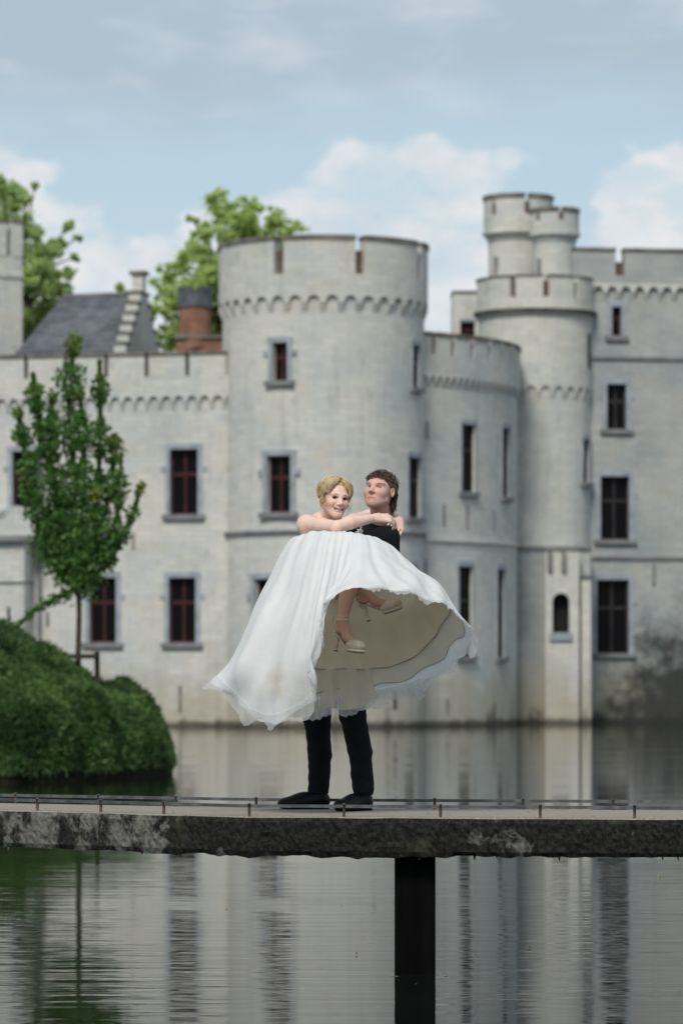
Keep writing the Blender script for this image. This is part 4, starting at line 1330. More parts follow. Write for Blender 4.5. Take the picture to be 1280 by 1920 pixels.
def strands(name, curves, radii, m, parent, n=5):
    L = [[], []]
    for cv, r_ in zip(curves, radii):
        add_tube(L, cv, [r_ * (0.45 + .75 * math.sin(math.pi * min(1, .15 + .85 * i / (len(cv) - 1)))) for i in range(len(cv))], n)
    return mesh_of(name, *L, m, parent)


def hand(D, wrist, d, nrm, side, size=.17, curl=(.5, .5, .5, .5), thumb_out=.6, spread=.12, palm_len=.52):
    """palm, four unequal jointed fingers and a thumb from the side of the palm. nrm: out of the back of the hand."""
    wrist, d, nrm = A3(wrist), nz(d), nz(nrm); nrm = nz(nrm - d * (nrm @ d)); x = np.cross(d, nrm) * side   # x: towards the thumb
    pl = size * palm_len
    kn = []
    for i, off in enumerate((.033, .011, -.011, -.031)):
        b = wrist + d * pl * (.98 - .05 * abs(i - 1) ** 1.2) + x * off * size / .17
        D.cap(wrist + x * off * .55, b, .0155, .0105, .012); kn.append(b)
    ln = (.42, .47, .43, .33)
    for i, b in enumerate(kn):
        ang = 0.25; p = b; fd = nz(d + x * spread * (1.2 - i) * .5)
        for sgm, fr in enumerate((.45, .32, .26)):
            ang += curl[i] * (.6, 1.0, .7)[sgm]
            v = fd * math.cos(ang) - nrm * math.sin(ang)
            q = p + v * size * ln[i] * fr
            D.cap(p, q, (.0088, .0080, .0072)[sgm], (.0080, .0072, .0060)[sgm], .004); p = q
    b = wrist + d * pl * .28 + x * .026
    t1 = b + (d * .6 + x * thumb_out - nrm * .25) * size * .26; t2 = t1 + (d * .85 + x * thumb_out * .35 - nrm * .35) * size * .2
    D.cap(wrist + d * .015 + x * .012, b, .014, .013, .01); D.cap(b, t1, .0125, .0095, .008); D.cap(t1, t2, .0092, .0075, .005)


def skin_mat(name):
    k = Mat(name, 0.48, 0.35)
    at_ = k.n.new('ShaderNodeAttribute'); at_.attribute_name = 'paint'
    n = k.noise(60, 4, .6)
    k.color(k.mix(k.math('MULTIPLY', k.step(n, .35, .7), .25), at_.outputs['Color'], k.mix(1.0, at_.outputs['Color'], (.80, .62, .56), 'MULTIPLY')))
    k.b.inputs['Subsurface Weight'].default_value = .12
    k.b.inputs['Subsurface Radius'].default_value = (.010, .004, .002)
    k.b.inputs['Subsurface Scale'].default_value = .6
    k.bump(k.noise(180, 3), .15, .002)
    return k.m


def hair_mat(name, dark, mid, light):
    k = Mat(name, 0.42, 0.4)
    g = k.geo().outputs['Random Per Island']
    c = k.mix(k.step(g, 0, .55), dark, mid); c = k.mix(k.math('MULTIPLY', k.step(g, .5, 1), .8), c, light)
    k.color(k.mix(k.math('MULTIPLY', k.step(k.noise(25, 4), .4, .65), .35), c, dark))
    return k.m


M['skin'] = skin_mat('skin')
M['eye_white'] = simple('eye_white', (.46, .42, .40), .2, .05, 30, .5)
M['iris'] = simple('iris', (.05, .045, .04), .15, .1, 90, .5)
M['pupil'] = simple('pupil', (.006, .006, .006), .1, .1, 30, .5)
M['teeth'] = simple('teeth', (.68, .65, .58), .25, .04, 60, .5)
M['mouth'] = simple('mouth_inside', (.10, .02, .02), .5, .1)
M['blond'] = hair_mat('blond_hair', (.46, .31, .15), (.70, .53, .30), (.90, .77, .54))
M['blond_root'] = hair_mat('blond_hair_roots', (.26, .155, .065), (.36, .23, .10), (.42, .28, .13))
M['brown'] = hair_mat('brown_hair', (.034, .021, .013), (.085, .052, .030), (.23, .14, .08))
EYE = [M['eye_white'], M['pupil'], M['iris']]


def cloth_mat(name, c, rough=.85, weave=500, bump=.2, sheen=.3, spec=.2):
    k = Mat(name, rough, spec)
    n = k.noise(14, 4)
    k.color(k.mix(k.step(n, .3, .7), tuple(x * .8 for x in c), tuple(x * 1.15 for x in c)))
    k.b.inputs['Sheen Weight'].default_value = sheen
    k.bump(k.math('ADD', k.noise(weave, 2), k.math('MULTIPLY', n, .6)), bump, .004)
    return k.m


M['suit'] = cloth_mat('black_suit_cloth', (.0075, .0085, .0105), .85, sheen=.0, spec=.15)
M['shirt'] = cloth_mat('white_shirt_cloth', (.72, .72, .72))
k = Mat('black_shoe_leather', .42, .18); k.color((.004, .004, .005)); k.bump(k.noise(60, 4), .15, .003); M['shoe'] = k.m
M['sole'] = simple('black_rubber', (.006, .006, .006), .8, .2, spec=.1)


def vnoise(V, sc, seed):
    """cheap smooth vector noise from a few random waves."""
    r = np.random.default_rng(seed); o = np.zeros(len(V))
    for _ in range(7):
        d = r.normal(size=3) * sc; o += np.sin(V @ d + r.uniform(0, 6.28)) / 7
    return o


# ------------------------------------------------------------------ the groom
GY = 21.78
G = thing('person', 'man in a black suit standing on the footbridge, carrying the woman', 'person', loc=(0, 0, 0))
# head looks to the camera with the chin lifted
HG = Head(P(711, 921, 21.74), (-.40, -.86, .25), (.19, .27, 1), (1.03, 1.02, .92))
D = Sdf(A3(P(640, 1230, GY)) - [0.05, .75, .0], A3(P(762, 880, GY)) + [.05, .5, .08], .0034)
build_head(D, HG, True, False)
nk = A3(P(716, 986, 21.86))
D.cap(HG.w((0, -.022, -.055)), nk, .058, .064, .03)
shL, shR = A3(P(724, 1010, 21.72)), A3(P(672, 1006, 22.02))
chest = (shL + shR) / 2 + A3([-.02, -.02, -.14]); hip = A3(P(630, 1165, 21.84))
D.cap(nk, chest, .07, .10, .04); D.cap(shL, shR, .045, .045, .05); D.cap(chest, hip, .105, .10, .05)
elL, haL = A3(P(738, 1085, 21.68)), A3(P(676, 1064, 21.50))
elR, haR = A3(P(590, 1090, 21.95)), A3(P(557, 1024, 21.56))
for a, b, c in ((shL, elL, haL), (shR, elR, haR)): D.cap(a, b, .045, .037, .03); D.cap(b, c, .037, .026, .01)
hand(D, haL, nz(haL - elL), [.2, -.3, -1], 1, .18, (.4, .4, .45, .5))
hand(D, haR, [.1, -.6, .75], [-1, -.3, .1], 1, .17, (.55, .5, .5, .5), thumb_out=.3)


def paint_g(V):
    p = HG.loc(V); x, y, z = p.T
    base = A3([.66, .40, .325]); c = np.tile(base, (len(V), 1))
    def blot(cx, cy, cz, r_, col, a):
        d = ((np.abs(x) - cx) ** 2 + (y - cy) ** 2 + (z - cz) ** 2) / r_ ** 2
        t = (a * np.exp(-d))[:, None]; c[:] = c * (1 - t) + A3(col) * t
    blot(.038, .08, -.028, .025, (.66, .31, .25), .40); blot(0, .11, -.036, .014, (.66, .32, .26), .4)
    blot(.01, .09, -.10, .03, (.44, .25, .19), .4); blot(0, .10, -.057, .014, (.46, .25, .18), .5); blot(.014, .098, -.0575, .010, (.42, .23, .16), .4)
    t = np.exp(-((z + .0742) / .0055) ** 2) * (np.abs(x) < .024) * (y > .07) * .75
    c[:] = c * (1 - t[:, None]) + A3([.36, .12, .10]) * t[:, None]
    t = np.exp(-((z + .0745) / .0018) ** 2) * (np.abs(x) < .023) * (y > .07) * .6
    c[:] = c * (1 - t[:, None]) + A3([.14, .05, .04]) * t[:, None]
    blot(.0335, .075, .003, .016, (.36, .17, .13), .45)
    t = np.exp(-((z - .022 + .25 * np.abs(np.abs(x) - .033)) / .005) ** 2 - ((np.abs(x) - .033) / .02) ** 4) * (y > .05) * .5
    c[:] = c * (1 - t[:, None]) + A3([.20, .10, .06]) * t[:, None]
    sc_ = (z > .062 - .3 * np.maximum(-y, 0)) | ((y < -.03) & (z > -.08)); c[sc_] = A3([.12, .07, .045]); t = (np.exp(-((np.abs(x) - .07) / .014) ** 2 - ((y - .012) / .018) ** 2 - ((z - .02) / .03) ** 2) * .7)[:, None]; c[:] = c * (1 - t) + A3([.20, .12, .08]) * t
    n = vnoise(V, 70, 3)[:, None]; return np.clip(c * (1 + .06 * n), 0, 1)


D.build('body', M['skin'], G, paint_g)
for sg in (-1, 1):
    ball(HG.w((sg * .0335, .0655, .0025)), .0122, EYE, 'eye', G, -(HG.w((0, 0, 0)) - A3([0, 0, ZC])) + A3([0, 0, -.6]))
cv, rr = [], []
for sg in (-1, 1):                                    # brows
    for q in range(9):
        t = q / 8; a = HG.w((sg * (.016 + .034 * t), .0885 - .016 * t * t, .0205 + .005 * math.sin(t * 2.6))); b = HG.w((sg * (.022 + .036 * t), .088 - .018 * t * t, .0225 + .004 * math.sin(t * 2.6)))
        cv.append([Vector(a), Vector((A3(a) + A3(b)) / 2), Vector(b)]); rr.append(.0015)
strands('eyebrow', cv, rr, M['brown'], G, 4)
# hair: close cap, then loose curls on top and a longer nape
D = Sdf(HG.c - .19, HG.c + .19, .004)
e = lambda c, r_, k=.02, op='add': D.ell(HG.w(c), HG.r(r_), HG.A, k, op)
e((0, -.022, .040), (.080, .100, .086), 0); e((0, -.078, -.035), (.062, .048, .065), .03); e((0, -.085, -.085), (.048, .03, .035), .03)
e((0, .085, -.015), (.095, .058, .090), .006, 'sub'); e((0, .045, -.07), (.12, .075, .075), .01, 'sub')
for sg in (-1, 1): e((sg * .085, -.005, -.01), (.02, .028, .036), .006, 'sub')
D.build('hair', M['brown'], G, warp=lambda V: (vnoise(V, 150, 4) * .004)[:, None] * nz(np.ones(3)))
r = np.random.default_rng(9); cv, rr = [], []
for i in range(1500):
    u = r.uniform(-1, 1); ph = r.uniform(0, 2 * math.pi)
    d = A3([math.cos(ph) * math.sqrt(1 - u * u), math.sin(ph) * math.sqrt(1 - u * u), u])
    p = A3([0, -.022, .038]) + d * A3([.080, .100, .086])
    if p[2] < .058 and p[1] > -.01: continue
    if p[2] < .0 and p[1] > -.055: continue
    if p[2] < -.01: continue
    if p[2] < .055 and r.uniform() < .45: continue
    out = nz(HG.A.T @ d); c = HG.w(p) + out * r.uniform(-.002, .013 if p[2] > .06 else .004)
    t = nz(np.cross(out, r.normal(size=3))); s_ = np.cross(out, t); R0 = r.uniform(.006, .0105); a0 = r.uniform(0, 6.28); tw = r.uniform(3.2, 5.5)
    cv.append([Vector(c + (t * math.cos(a0 + tw * q) + out * math.sin(a0 + tw * q) * .9) * R0 + s_ * R0 * 1.1 * (q - .5)) for q in np.linspace(0, 1, 7)]); rr.append(r.uniform(.0011, .0019))
for i in range(260):                                  # nape
    x = r.uniform(-.06, .06); z = r.uniform(-.10, .0); p = HG.w((x, -.088 - .015 * math.cos(x * 20) + r.uniform(-.01, .012), z))
    cv.append([Vector(p + (HG.u * -.035 * q + HG.l * .006 * math.sin(q * 9 + i) - HG.f * .012 * q)) for q in np.linspace(0, 1, 7)]); rr.append(r.uniform(.0011, .0018))
for i in range(240):                                  # nape seen past the ear
    z = r.uniform(-.075, .03); p = HG.w((.066 + r.uniform(-.012, .010), -.055 - r.uniform(0, .035), z))
    cv.append([Vector(p + (HG.u * -.032 * q + HG.f * .006 * math.sin(q * 9 + i) - HG.f * .01 * q)) for q in np.linspace(0, 1, 7)]); rr.append(r.uniform(.0011, .0018))
strands('curl', cv, rr, M['brown'], G, 5)

# jacket
D = Sdf(A3(P(580, 1215, GY)) - [0.15, .6, 0], A3(P(765, 960, GY)) + [.08, .5, 0], .005)
D.cap(shL + A3([0.0, 0, -.005]), shR, .070, .070, 0); D.cap(chest, hip + A3([0, 0, .02]), .150, .150, .06)
D.cap((shL + shR) / 2, chest, .10, .145, .05); D.cap(nk + A3([0, 0, -.02]), (shL + shR) / 2, .072, .085, .04)
D.cap(shL, elL, .073, .060, .035); D.cap(elL, haL + (elL - haL) * .08, .060, .042, .02)
D.cap(shR, elR, .073, .060, .035); D.cap(elR, haR + (elR - haR) * .15, .060, .042, .02)
D.cap(nk, nk + A3([0, 0, .12]), .066, .07, .008, 'sub')
D.build('jacket', M['suit'], G, warp=lambda V: np.stack([vnoise(V, 30, 1), vnoise(V, 30, 2), vnoise(V, 26, 3)], 1) * .006 + np.stack([vnoise(V * [1, 1, 2.2], 34, 5)] * 3, 1) * .003)
# shirt collar, lapel and flower
fw = nz(A3([-.75, -.62, 0])); lf = nz(np.cross([0, 0, 1.], fw))
b = MB()
ring = []
for i in range(15):
    a = math.pi * (-.82 + 1.64 * i / 14)
    d = fw * -math.cos(a) * 1 + lf * math.sin(a); d = -d if False else d
    ring.append(d)
for i in range(14):
    p0, p1 = nk + ring[i] * .071, nk + ring[i + 1] * .071
    b.quad([p0 + A3([0, 0, -.015]), p1 + A3([0, 0, -.015]), nk + ring[i + 1] * .066 + A3([0, 0, .030]), nk + ring[i] * .066 + A3([0, 0, .030])])
b.build('shirt_collar', M['shirt'], G, True)
fl = [[], []]
for i in range(26):
    c = A3(P(674, 998, 21.40)) + r.normal(size=3) * .010; add_tube(fl, [Vector(c), Vector(c + r.normal(size=3) * .008)], [.006, .002], 6)
mesh_of('buttonhole_flower', *fl, M['shirt'], G)

# trousers
hipR, hipL = A3(P(612, 1180, 21.92)), A3(P(645, 1180, 21.74))
knR, anR = A3(P(594, 1345, 21.88)), A3(P(597, 1484, 21.93)); knL, anL = A3(P(661, 1340, 21.68)), A3(P(681, 1480, 21.66))
D = Sdf(np.minimum(anR, anL) - [.2, .35, .02], np.maximum(hipR, hipL) + [.2, .25, .12], .005)
D.cap(hipR, hipL, .115, .115, 0)
for h_, k_, a_ in ((hipR, knR, anR), (hipL, knL, anL)):
    D.cap(h_, k_, .10, .078, .05); md = (k_ + a_) / 2 + A3([.012, .01, 0]); D.cap(k_, md, .076, .066, .02); D.cap(md, a_, .066, .062, .02)
    D.cap(a_ + A3([0, 0, -.1]), a_ + A3([0, 0, -.005]), .2, .2, .0, 'sub') if False else None
D.plane(np.minimum(anR, anL) * [1, 1, 0] + [0, 0, min(anR[2], anL[2]) - .012], [0, 0, -1])
def tr_warp(V):
    w1 = vnoise(V * [.7, .7, 1.8], 36, 11); w2 = vnoise(V * [.5, .5, 2.6], 60, 12)
    return np.stack([w1 * .006 + w2 * .002, w2 * .003, w1 * 0], 1)
D.build('trousers', M['suit'], G, warp=tr_warp)


def dress_shoe(an, ang, L=.285):
    d = A3([math.cos(ang), math.sin(ang), 0]); s_ = A3([-d[1], d[0], 0]); z0 = ZD + .004
    heel = A3([an[0], an[1], z0]) - d * .065
    A = np.stack([d, s_, A3([0, 0, 1.])])
    pt = lambda f, s2, z: heel + d * f * L + s_ * s2 + A3([0, 0, z])
    D = Sdf(pt(.5, 0, .06) - .2, pt(.5, 0, .06) + .2, .0035)
    D.ell(pt(.20, 0, .045), (.062, .037, .05), A, 0); D.ell(pt(.48, 0, .042), (.09, .041, .056), A, .03); D.ell(pt(.76, .004, .032), (.075, .045, .038), A, .03); D.ell(pt(.91, .004, .027), (.038, .036, .026), A, .02)
    D.cap(pt(.20, 0, .06), pt(.23, 0, .13), .040, .042, .03)
    D.cap(pt(.24, 0, .10), pt(.24, 0, .2), .033, .036, .004, 'sub')
    D.plane(pt(0, 0, .012), [0, 0, -1])
    sh = D.build('shoe', M['shoe'], G)
    D = Sdf(pt(.5, 0, 0) - .2, pt(.5, 0, 0) + .2, .004)
    D.ell(pt(.22, 0, .006), (.062, .036, .012), A, 0); D.ell(pt(.72, .004, .006), (.086, .043, .011), A, .02); D.cap(pt(.2, 0, .007), pt(.8, 0, .007), .008, .008, .05)
    D.ell(pt(.16, 0, .000), (.045, .036, .016), A, .005)
    D.plane(pt(0, 0, -.003), [0, 0, -1])
    D.build('sole', M['sole'], sh)
    L_ = [[], []]
    for q in range(4):
        f = .40 + q * .055; zz = .100 - q * .009
        add_tube(L_, [pt(f, -.022, zz - .006), pt(f + .005, 0, zz + .002), pt(f, .022, zz - .006)], [.0022] * 3, 5)
    mesh_of('lace', *L_, M['sole'], sh)


dress_shoe(anR, R(185), .29)
dress_shoe(anL, R(226), .29)

# ------------------------------------------------------------------ the bride
B = thing('person', 'blonde woman in a white wedding dress held up in the arms of the man', 'person')
HB = Head(P(628, 936, 21.44), (.37, -.92, -.03), (.13, .04, 1), (.95, .95, .88))
D = Sdf(A3(P(540, 1225, 21.4)) - [.02, .72, 0], A3(P(765, 890, 21.4)) + [.03, .75, .06], .0036)
build_head(D, HB, False, True)
nkB = A3(P(611, 984, 21.56))
D.cap(HB.w((0, -.02, -.06)), nkB, .046, .050, .03)
sR, sL = A3(P(576, 984, 21.52)), A3(P(634, 988, 21.72))
D.cap(nkB, sR, .045, .046, .03); D.cap(nkB, sL, .045, .045, .03)
chB, waB, hiB = A3(P(602, 1022, 21.56)), A3(P(616, 1070, 21.54)), A3(P(630, 1085, 21.46))
D.cap((sR + sL) / 2, chB, .085, .10, .05); D.cap(chB, waB, .10, .085, .04); D.cap(waB, hiB, .09, .12, .04)
eR, wR = A3(P(632, 988, 21.22)), A3(P(704, 971, 21.38))
mR = (sR + eR) / 2
D.chain([sR, mR, eR], [.050, .043, .034], .03); D.ell(sR + A3([-.004, -.012, -.004]), (.050, .050, .052), None, .03); D.chain([eR, eR * .68 + wR * .32 + A3([0, 0, .006]), wR], [.033, .037, .0225], .015); D.ell(eR + A3([-.006, -.004, -.014]), (.022, .022, .018), None, .02)
eL, wL = A3(P(690, 968, 22.04)), A3(P(747, 976, 21.82))
D.chain([sL, (sL + eL) / 2, eL], [.046, .042, .036], .03); D.chain([eL, A3(P(732, 966, 21.99)), wL], [.036, .034, .025], .015)
hand(D, wR, [.93, .40, -.02], [-.1, -.62, .78], -1, .175, (.32, .42, .52, .62), thumb_out=.5)
hand(D, wL, [-.10, -.80, -.52], [.55, -.40, .62], 1, .170, (.30, .34, .38, .45), thumb_out=.45)


class Foot:
    def __init__(s, tip, d, u):
        s.t = A3(tip); s.u = nz(u); s.d = nz(A3(d) - s.u * (A3(d) @ s.u)); s.s = np.cross(s.u, s.d); s.A = np.stack([s.d, s.s, s.u])
    def p(s, f, sd, h): return s.t + s.d * f + s.s * sd + s.u * h


F1 = Foot(P(629, 1219, 21.02), (.74, -.66, .10), (.10, -.06, 1))
F2 = Foot(P(690, 1163, 21.14), (.93, -.20, .32), (-.33, -.10, .94))
for Ft, kn in ((F1, A3(P(662, 1056, 21.04))), (F2, A3(P(688, 1062, 21.10)))):
    an = Ft.p(.026, 0, .168)
    D.chain([hiB, kn], [.085, .058], .03); D.chain([kn, kn * .62 + an * .38 + A3([0, .02, 0]), an], [.055, .052, .0275], .02)
    D.chain([an, Ft.p(.015, 0, .118)], [.0275, .025], .02); D.ell(an - Ft.s * .022, (.009, .009, .009), None, .01); D.chain([an, Ft.p(.075, 0, .085), Ft.p(.14, 0, .045), Ft.p(.185, 0, .037)], [.030, .026, .024, .016], .02)


def paint_b(V):
    p = HB.loc(V); x, y, z = p.T
    c = np.tile(A3([.81, .565, .47]), (len(V), 1))
    inhead = (np.linalg.norm(p, axis=1) < .16)
    def blot(cx, cy, cz, r_, col, a):
        d = ((np.abs(x) - cx) ** 2 + (y - cy) ** 2 + (z - cz) ** 2) / r_ ** 2
        t = (a * np.exp(-d) * inhead)[:, None]; c[:] = c * (1 - t) + A3(col) * t
    blot(.042, .075, -.03, .022, (.76, .42, .34), .35); blot(0, .11, -.036, .012, (.76, .45, .37), .3)
    blot(.0335, .078, .006, .017, (.26, .14, .10), .55)
    lip = (np.abs(x) < .033) & (y > .06) & inhead
    zl = z - .010 * (x / .031) ** 2
    t = (np.exp(-((zl + .0645) / .0048) ** 2) + np.exp(-((zl + .0825) / .0055) ** 2)) * lip * .85
    c[:] = c * (1 - np.clip(t, 0, 1)[:, None]) + A3([.50, .13, .13]) * np.clip(t, 0, 1)[:, None]
    t = np.exp(-((zl + .0732) / .0045) ** 2) * lip * .9; c[:] = c * (1 - t[:, None]) + A3([.12, .025, .02]) * t[:, None]
    sc_ = ((z > .088) | ((y < -.02) & (z > -.06))) & inhead; c[sc_] = A3([.46, .31, .15])
    leg = (V[:, 2] < PZ(1060, 21.2)); c[leg] = A3([.50, .285, .20])
    # knuckles and fingertips run redder
    h_ = np.exp(-((V - A3(P(735, 978, 21.52))) ** 2).sum(1) / .10 ** 2)[:, None] * .35; c[:] = c * (1 - h_) + A3([.58, .29, .22]) * h_
    n = vnoise(V, 60, 8)[:, None]; return np.clip(c * (1 + .05 * n), 0, 1)


D.build('body', M['skin'], B, paint_b)
gz_ = A3([0, 0, ZC]) - HB.w((0, 0, 0))
cv, rr, lv, lr = [], [], [], []
for sg in (-1, 1):
    ball(HB.w((sg * .0335, .0655, .0025)), .0126, EYE, 'eye', B, gz_)
    for q in range(9):
        t = q / 8; pt = lambda t: HB.w((sg * (.014 + .037 * t), .0895 - .018 * t * t, .022 + .0065 * math.sin(.3 + t * 2.5)))
        a, b_ = pt(t), pt(min(1.05, t + .16)); cv.append([Vector(a), Vector((a + b_) / 2), Vector(b_)]); rr.append(.0015)
    up_l = [HB.w((sg * .0335 + .0152 * math.cos(math.pi * q / 8), .0800 - .004 * abs(math.cos(math.pi * q / 8)) , .0030 + .0062 * math.sin(math.pi * q / 8))) for q in range(9)]
    lv.append([Vector(q) for q in up_l]); lr.append(.0021)
strands('eyebrow', cv, rr, M['brown'], B, 4)
strands('eyelash', lv, lr, M['pupil'], B, 4)
V, Fc = [], []
for q in range(9):
    t = (q - 4) / 4
    for z in (-.0655, -.0775): V.append(HB.w((t * .027, .0895 - .018 * t * t, z + .009 * t * t)))
for q in range(8): Fc.append((2 * q, 2 * q + 1, 2 * q + 3, 2 * q + 2))
mesh_of('teeth', V, Fc, M['teeth'], B)
V, Fc = tube([HB.w((0, .072, -.0635)), HB.w((0, .074, -.0635))], .02, 10)
# ring
wd = A3(P(724, 970, 21.47)); a_ = nz([.8, .45, -.35]); b1 = nz(np.cross(a_, [0, 0, 1.])); b2 = np.cross(a_, b1)
k = Mat('gold', .25, .5); k.color((.75, .5, .2)); k.b.inputs['Metallic'].default_value = 1; M['gold'] = k.m

# hair
D = Sdf(HB.c - .2, HB.c + .2, .004)
e = lambda c, r_, k=.02, op='add': D.ell(HB.w(c), HB.r(r_), HB.A, k, op)
e((0, -.022, .042), (.080, .099, .085), 0); e((0, -.09, -.02), (.060, .045, .055), .03); e((0, -.105, -.02), (.04, .035, .036), .02)
e((.004, .098, .010), (.076, .090, .110), .006, 'sub'); e((0, .04, -.085), (.12, .09, .068), .01, 'sub')
D.build('hair', M['blond'], B)
r = np.random.default_rng(19); cv, rr = [], []
EC, ER = A3([0, -.022, .044]), A3([.085, .104, .090])
def on_scalp(th, ph, lift):
    """th: 0 at the crown .. pi/2 at ear height; ph: 0 = face side, + to her left."""
    d = A3([math.sin(th) * math.sin(ph), math.sin(th) * math.cos(ph), math.cos(th)]); return HB.w(EC + d * (ER + lift))
for i in range(1700):                                  # from the parting down both sides and to the back
    sg = 1 if r.uniform() < .5 else -1
    ph1 = sg * r.uniform(.75, 2.9); y0 = r.uniform(-.35, .62); lift = r.uniform(.0005, .016); wv = r.uniform(0, 6.28); am = r.uniform(.02, .09)
    th_end = r.uniform(1.55, 2.1) if abs(ph1) > 1.2 else r.uniform(1.4, 1.75)
    pts = []
    for q in np.linspace(0, 1, 9):
        th = abs(y0) * (1 - q) + th_end * q; ph0 = (0.12 * sg if y0 > 0 else sg * 3.0); ph = ph0 * (1 - q) ** 1.5 + ph1 * (1 - (1 - q) ** 1.5) + am * math.sin(wv + q * 7)
        pts.append(Vector(on_scalp(th, ph, lift * (1 + .5 * math.sin(q * 3.1)) + .004 * math.sin(wv + q * 9))))
    cv.append(pts); rr.append(r.uniform(.0008, .0016))
for i in range(460):                                  # long fringe swept off the forehead to both sides
    sg = 1 if r.uniform() < .55 else -1; t0 = r.uniform(.15, .62); sp = r.uniform(.85, 1.25); wv = r.uniform(0, 6.28); lf_ = r.uniform(.001, .009)
    pts = []
    for q in np.linspace(0, 1, 9):
        th = t0 * (1 - q) + 1.50 * q + .12 * math.sin(q * 3.14) ; ph = sg * (.10 + sp * q ** .8) + .05 * math.sin(wv + 6 * q)
        pts.append(Vector(on_scalp(th, ph, lf_ * (.4 + 1.3 * math.sin(q * 2.6)))))
    cv.append(pts); rr.append(r.uniform(.0008, .0016))
for i in range(20):                                   # loose tendrils by the cheeks and ear
    sg = -1 if r.uniform() < .6 else 1; x = sg * r.uniform(.074, .09); y = r.uniform(-.03, .05); ln = r.uniform(.04, .10); wv = r.uniform(0, 6)
    pts = [Vector(HB.w((x + sg * .010 * math.sin(wv + q * 6), y + .008 * math.cos(wv + q * 5), .01 - ln * q))) for q in np.linspace(0, 1, 8)]
    cv.append(pts); rr.append(r.uniform(.0010, .0020))
for i in range(60):                                   # flyaways caught by the wind
    th, ph = r.uniform(.5, 1.6), r.choice([-1, 1]) * r.uniform(1.0, 2.6); d = nz(r.normal(size=3) + A3([-.5, 0, .5])); a = on_scalp(th, ph, .006)
    pts = [Vector(a + d * .038 * q + A3([0, 0, .008 * math.sin(q * 4 + i)])) for q in np.linspace(0, 1, 6)]; cv.append(pts); rr.append(.0006)
for i in range(160):                                  # pinned knot at the back
    a0 = r.uniform(0, 6.28); c = A3([.0, -.108, -.02]); rad = r.uniform(.022, .042); ax = nz(r.normal(size=3)); u_ = nz(np.cross(ax, r.normal(size=3))); v_2 = np.cross(ax, u_)
    pts = [Vector(HB.w(c + (u_ * math.cos(a0 + q * 3) + v_2 * math.sin(a0 + q * 3)) * rad)) for q in np.linspace(0, 1, 7)]; cv.append(pts); rr.append(r.uniform(.002, .003))
strands('lock', cv, rr, M['blond'], B, 5)

# ------------------------------------------------------------------ the dress
def fabric(name, base, trans, stain=None, alpha=0.0, rough=.75):
    k = Mat(name, rough, .15)
    c = k.mix(k.step(k.noise(9, 5), .3, .7), tuple(x * .95 for x in base), base)
    if stain:
        g = k.sep(k.geo().outputs['Position']); o, rad = stain
        dx = k.math('DIVIDE', k.math('SUBTRACT', g[0], o[0]), rad[0]); dz = k.math('DIVIDE', k.math('SUBTRACT', g[2], o[2]), rad[2])
        d = k.math('ADD', k.math('MULTIPLY', dx, dx), k.math('MULTIPLY', dz, dz))
        m_ = k.math('MULTIPLY', k.step(d, 1.0, .05), k.step(k.noise(7, 5, .55), .30, .72))
        c = k.mix(k.math('MULTIPLY', m_, .5), c, (.62, .50, .38))
        c = k.mix(k.math('MULTIPLY', k.math('MULTIPLY', k.step(d, 1.6, .2), k.step(k.noise(170, 3), .70, .76)), .8), c, (.16, .12, .09))
    k.color(c)
    k.b.inputs['Sheen Weight'].default_value = .25
    tr = k.n.new('ShaderNodeBsdfTranslucent'); k.l.new(c, tr.inputs['Color'])
    ms = k.n.new('ShaderNodeMixShader'); ms.inputs[0].default_value = trans
    k.l.new(k.b.outputs[0], ms.inputs[1]); k.l.new(tr.outputs[0], ms.inputs[2]); last = ms.outputs[0]
    if alpha:
        tp = k.n.new('ShaderNodeBsdfTransparent'); m2 = k.n.new('ShaderNodeMixShader'); m2.inputs[0].default_value = alpha
        k.l.new(last, m2.inputs[1]); k.l.new(tp.outputs[0], m2.inputs[2]); last = m2.outputs[0]
    k.l.new(last, k.out.inputs[0])
    k.bump(k.math('ADD', k.noise(320, 2), k.math('MULTIPLY', k.noise(24, 5, .6), 1.6)), .35, .005)
    return k.m


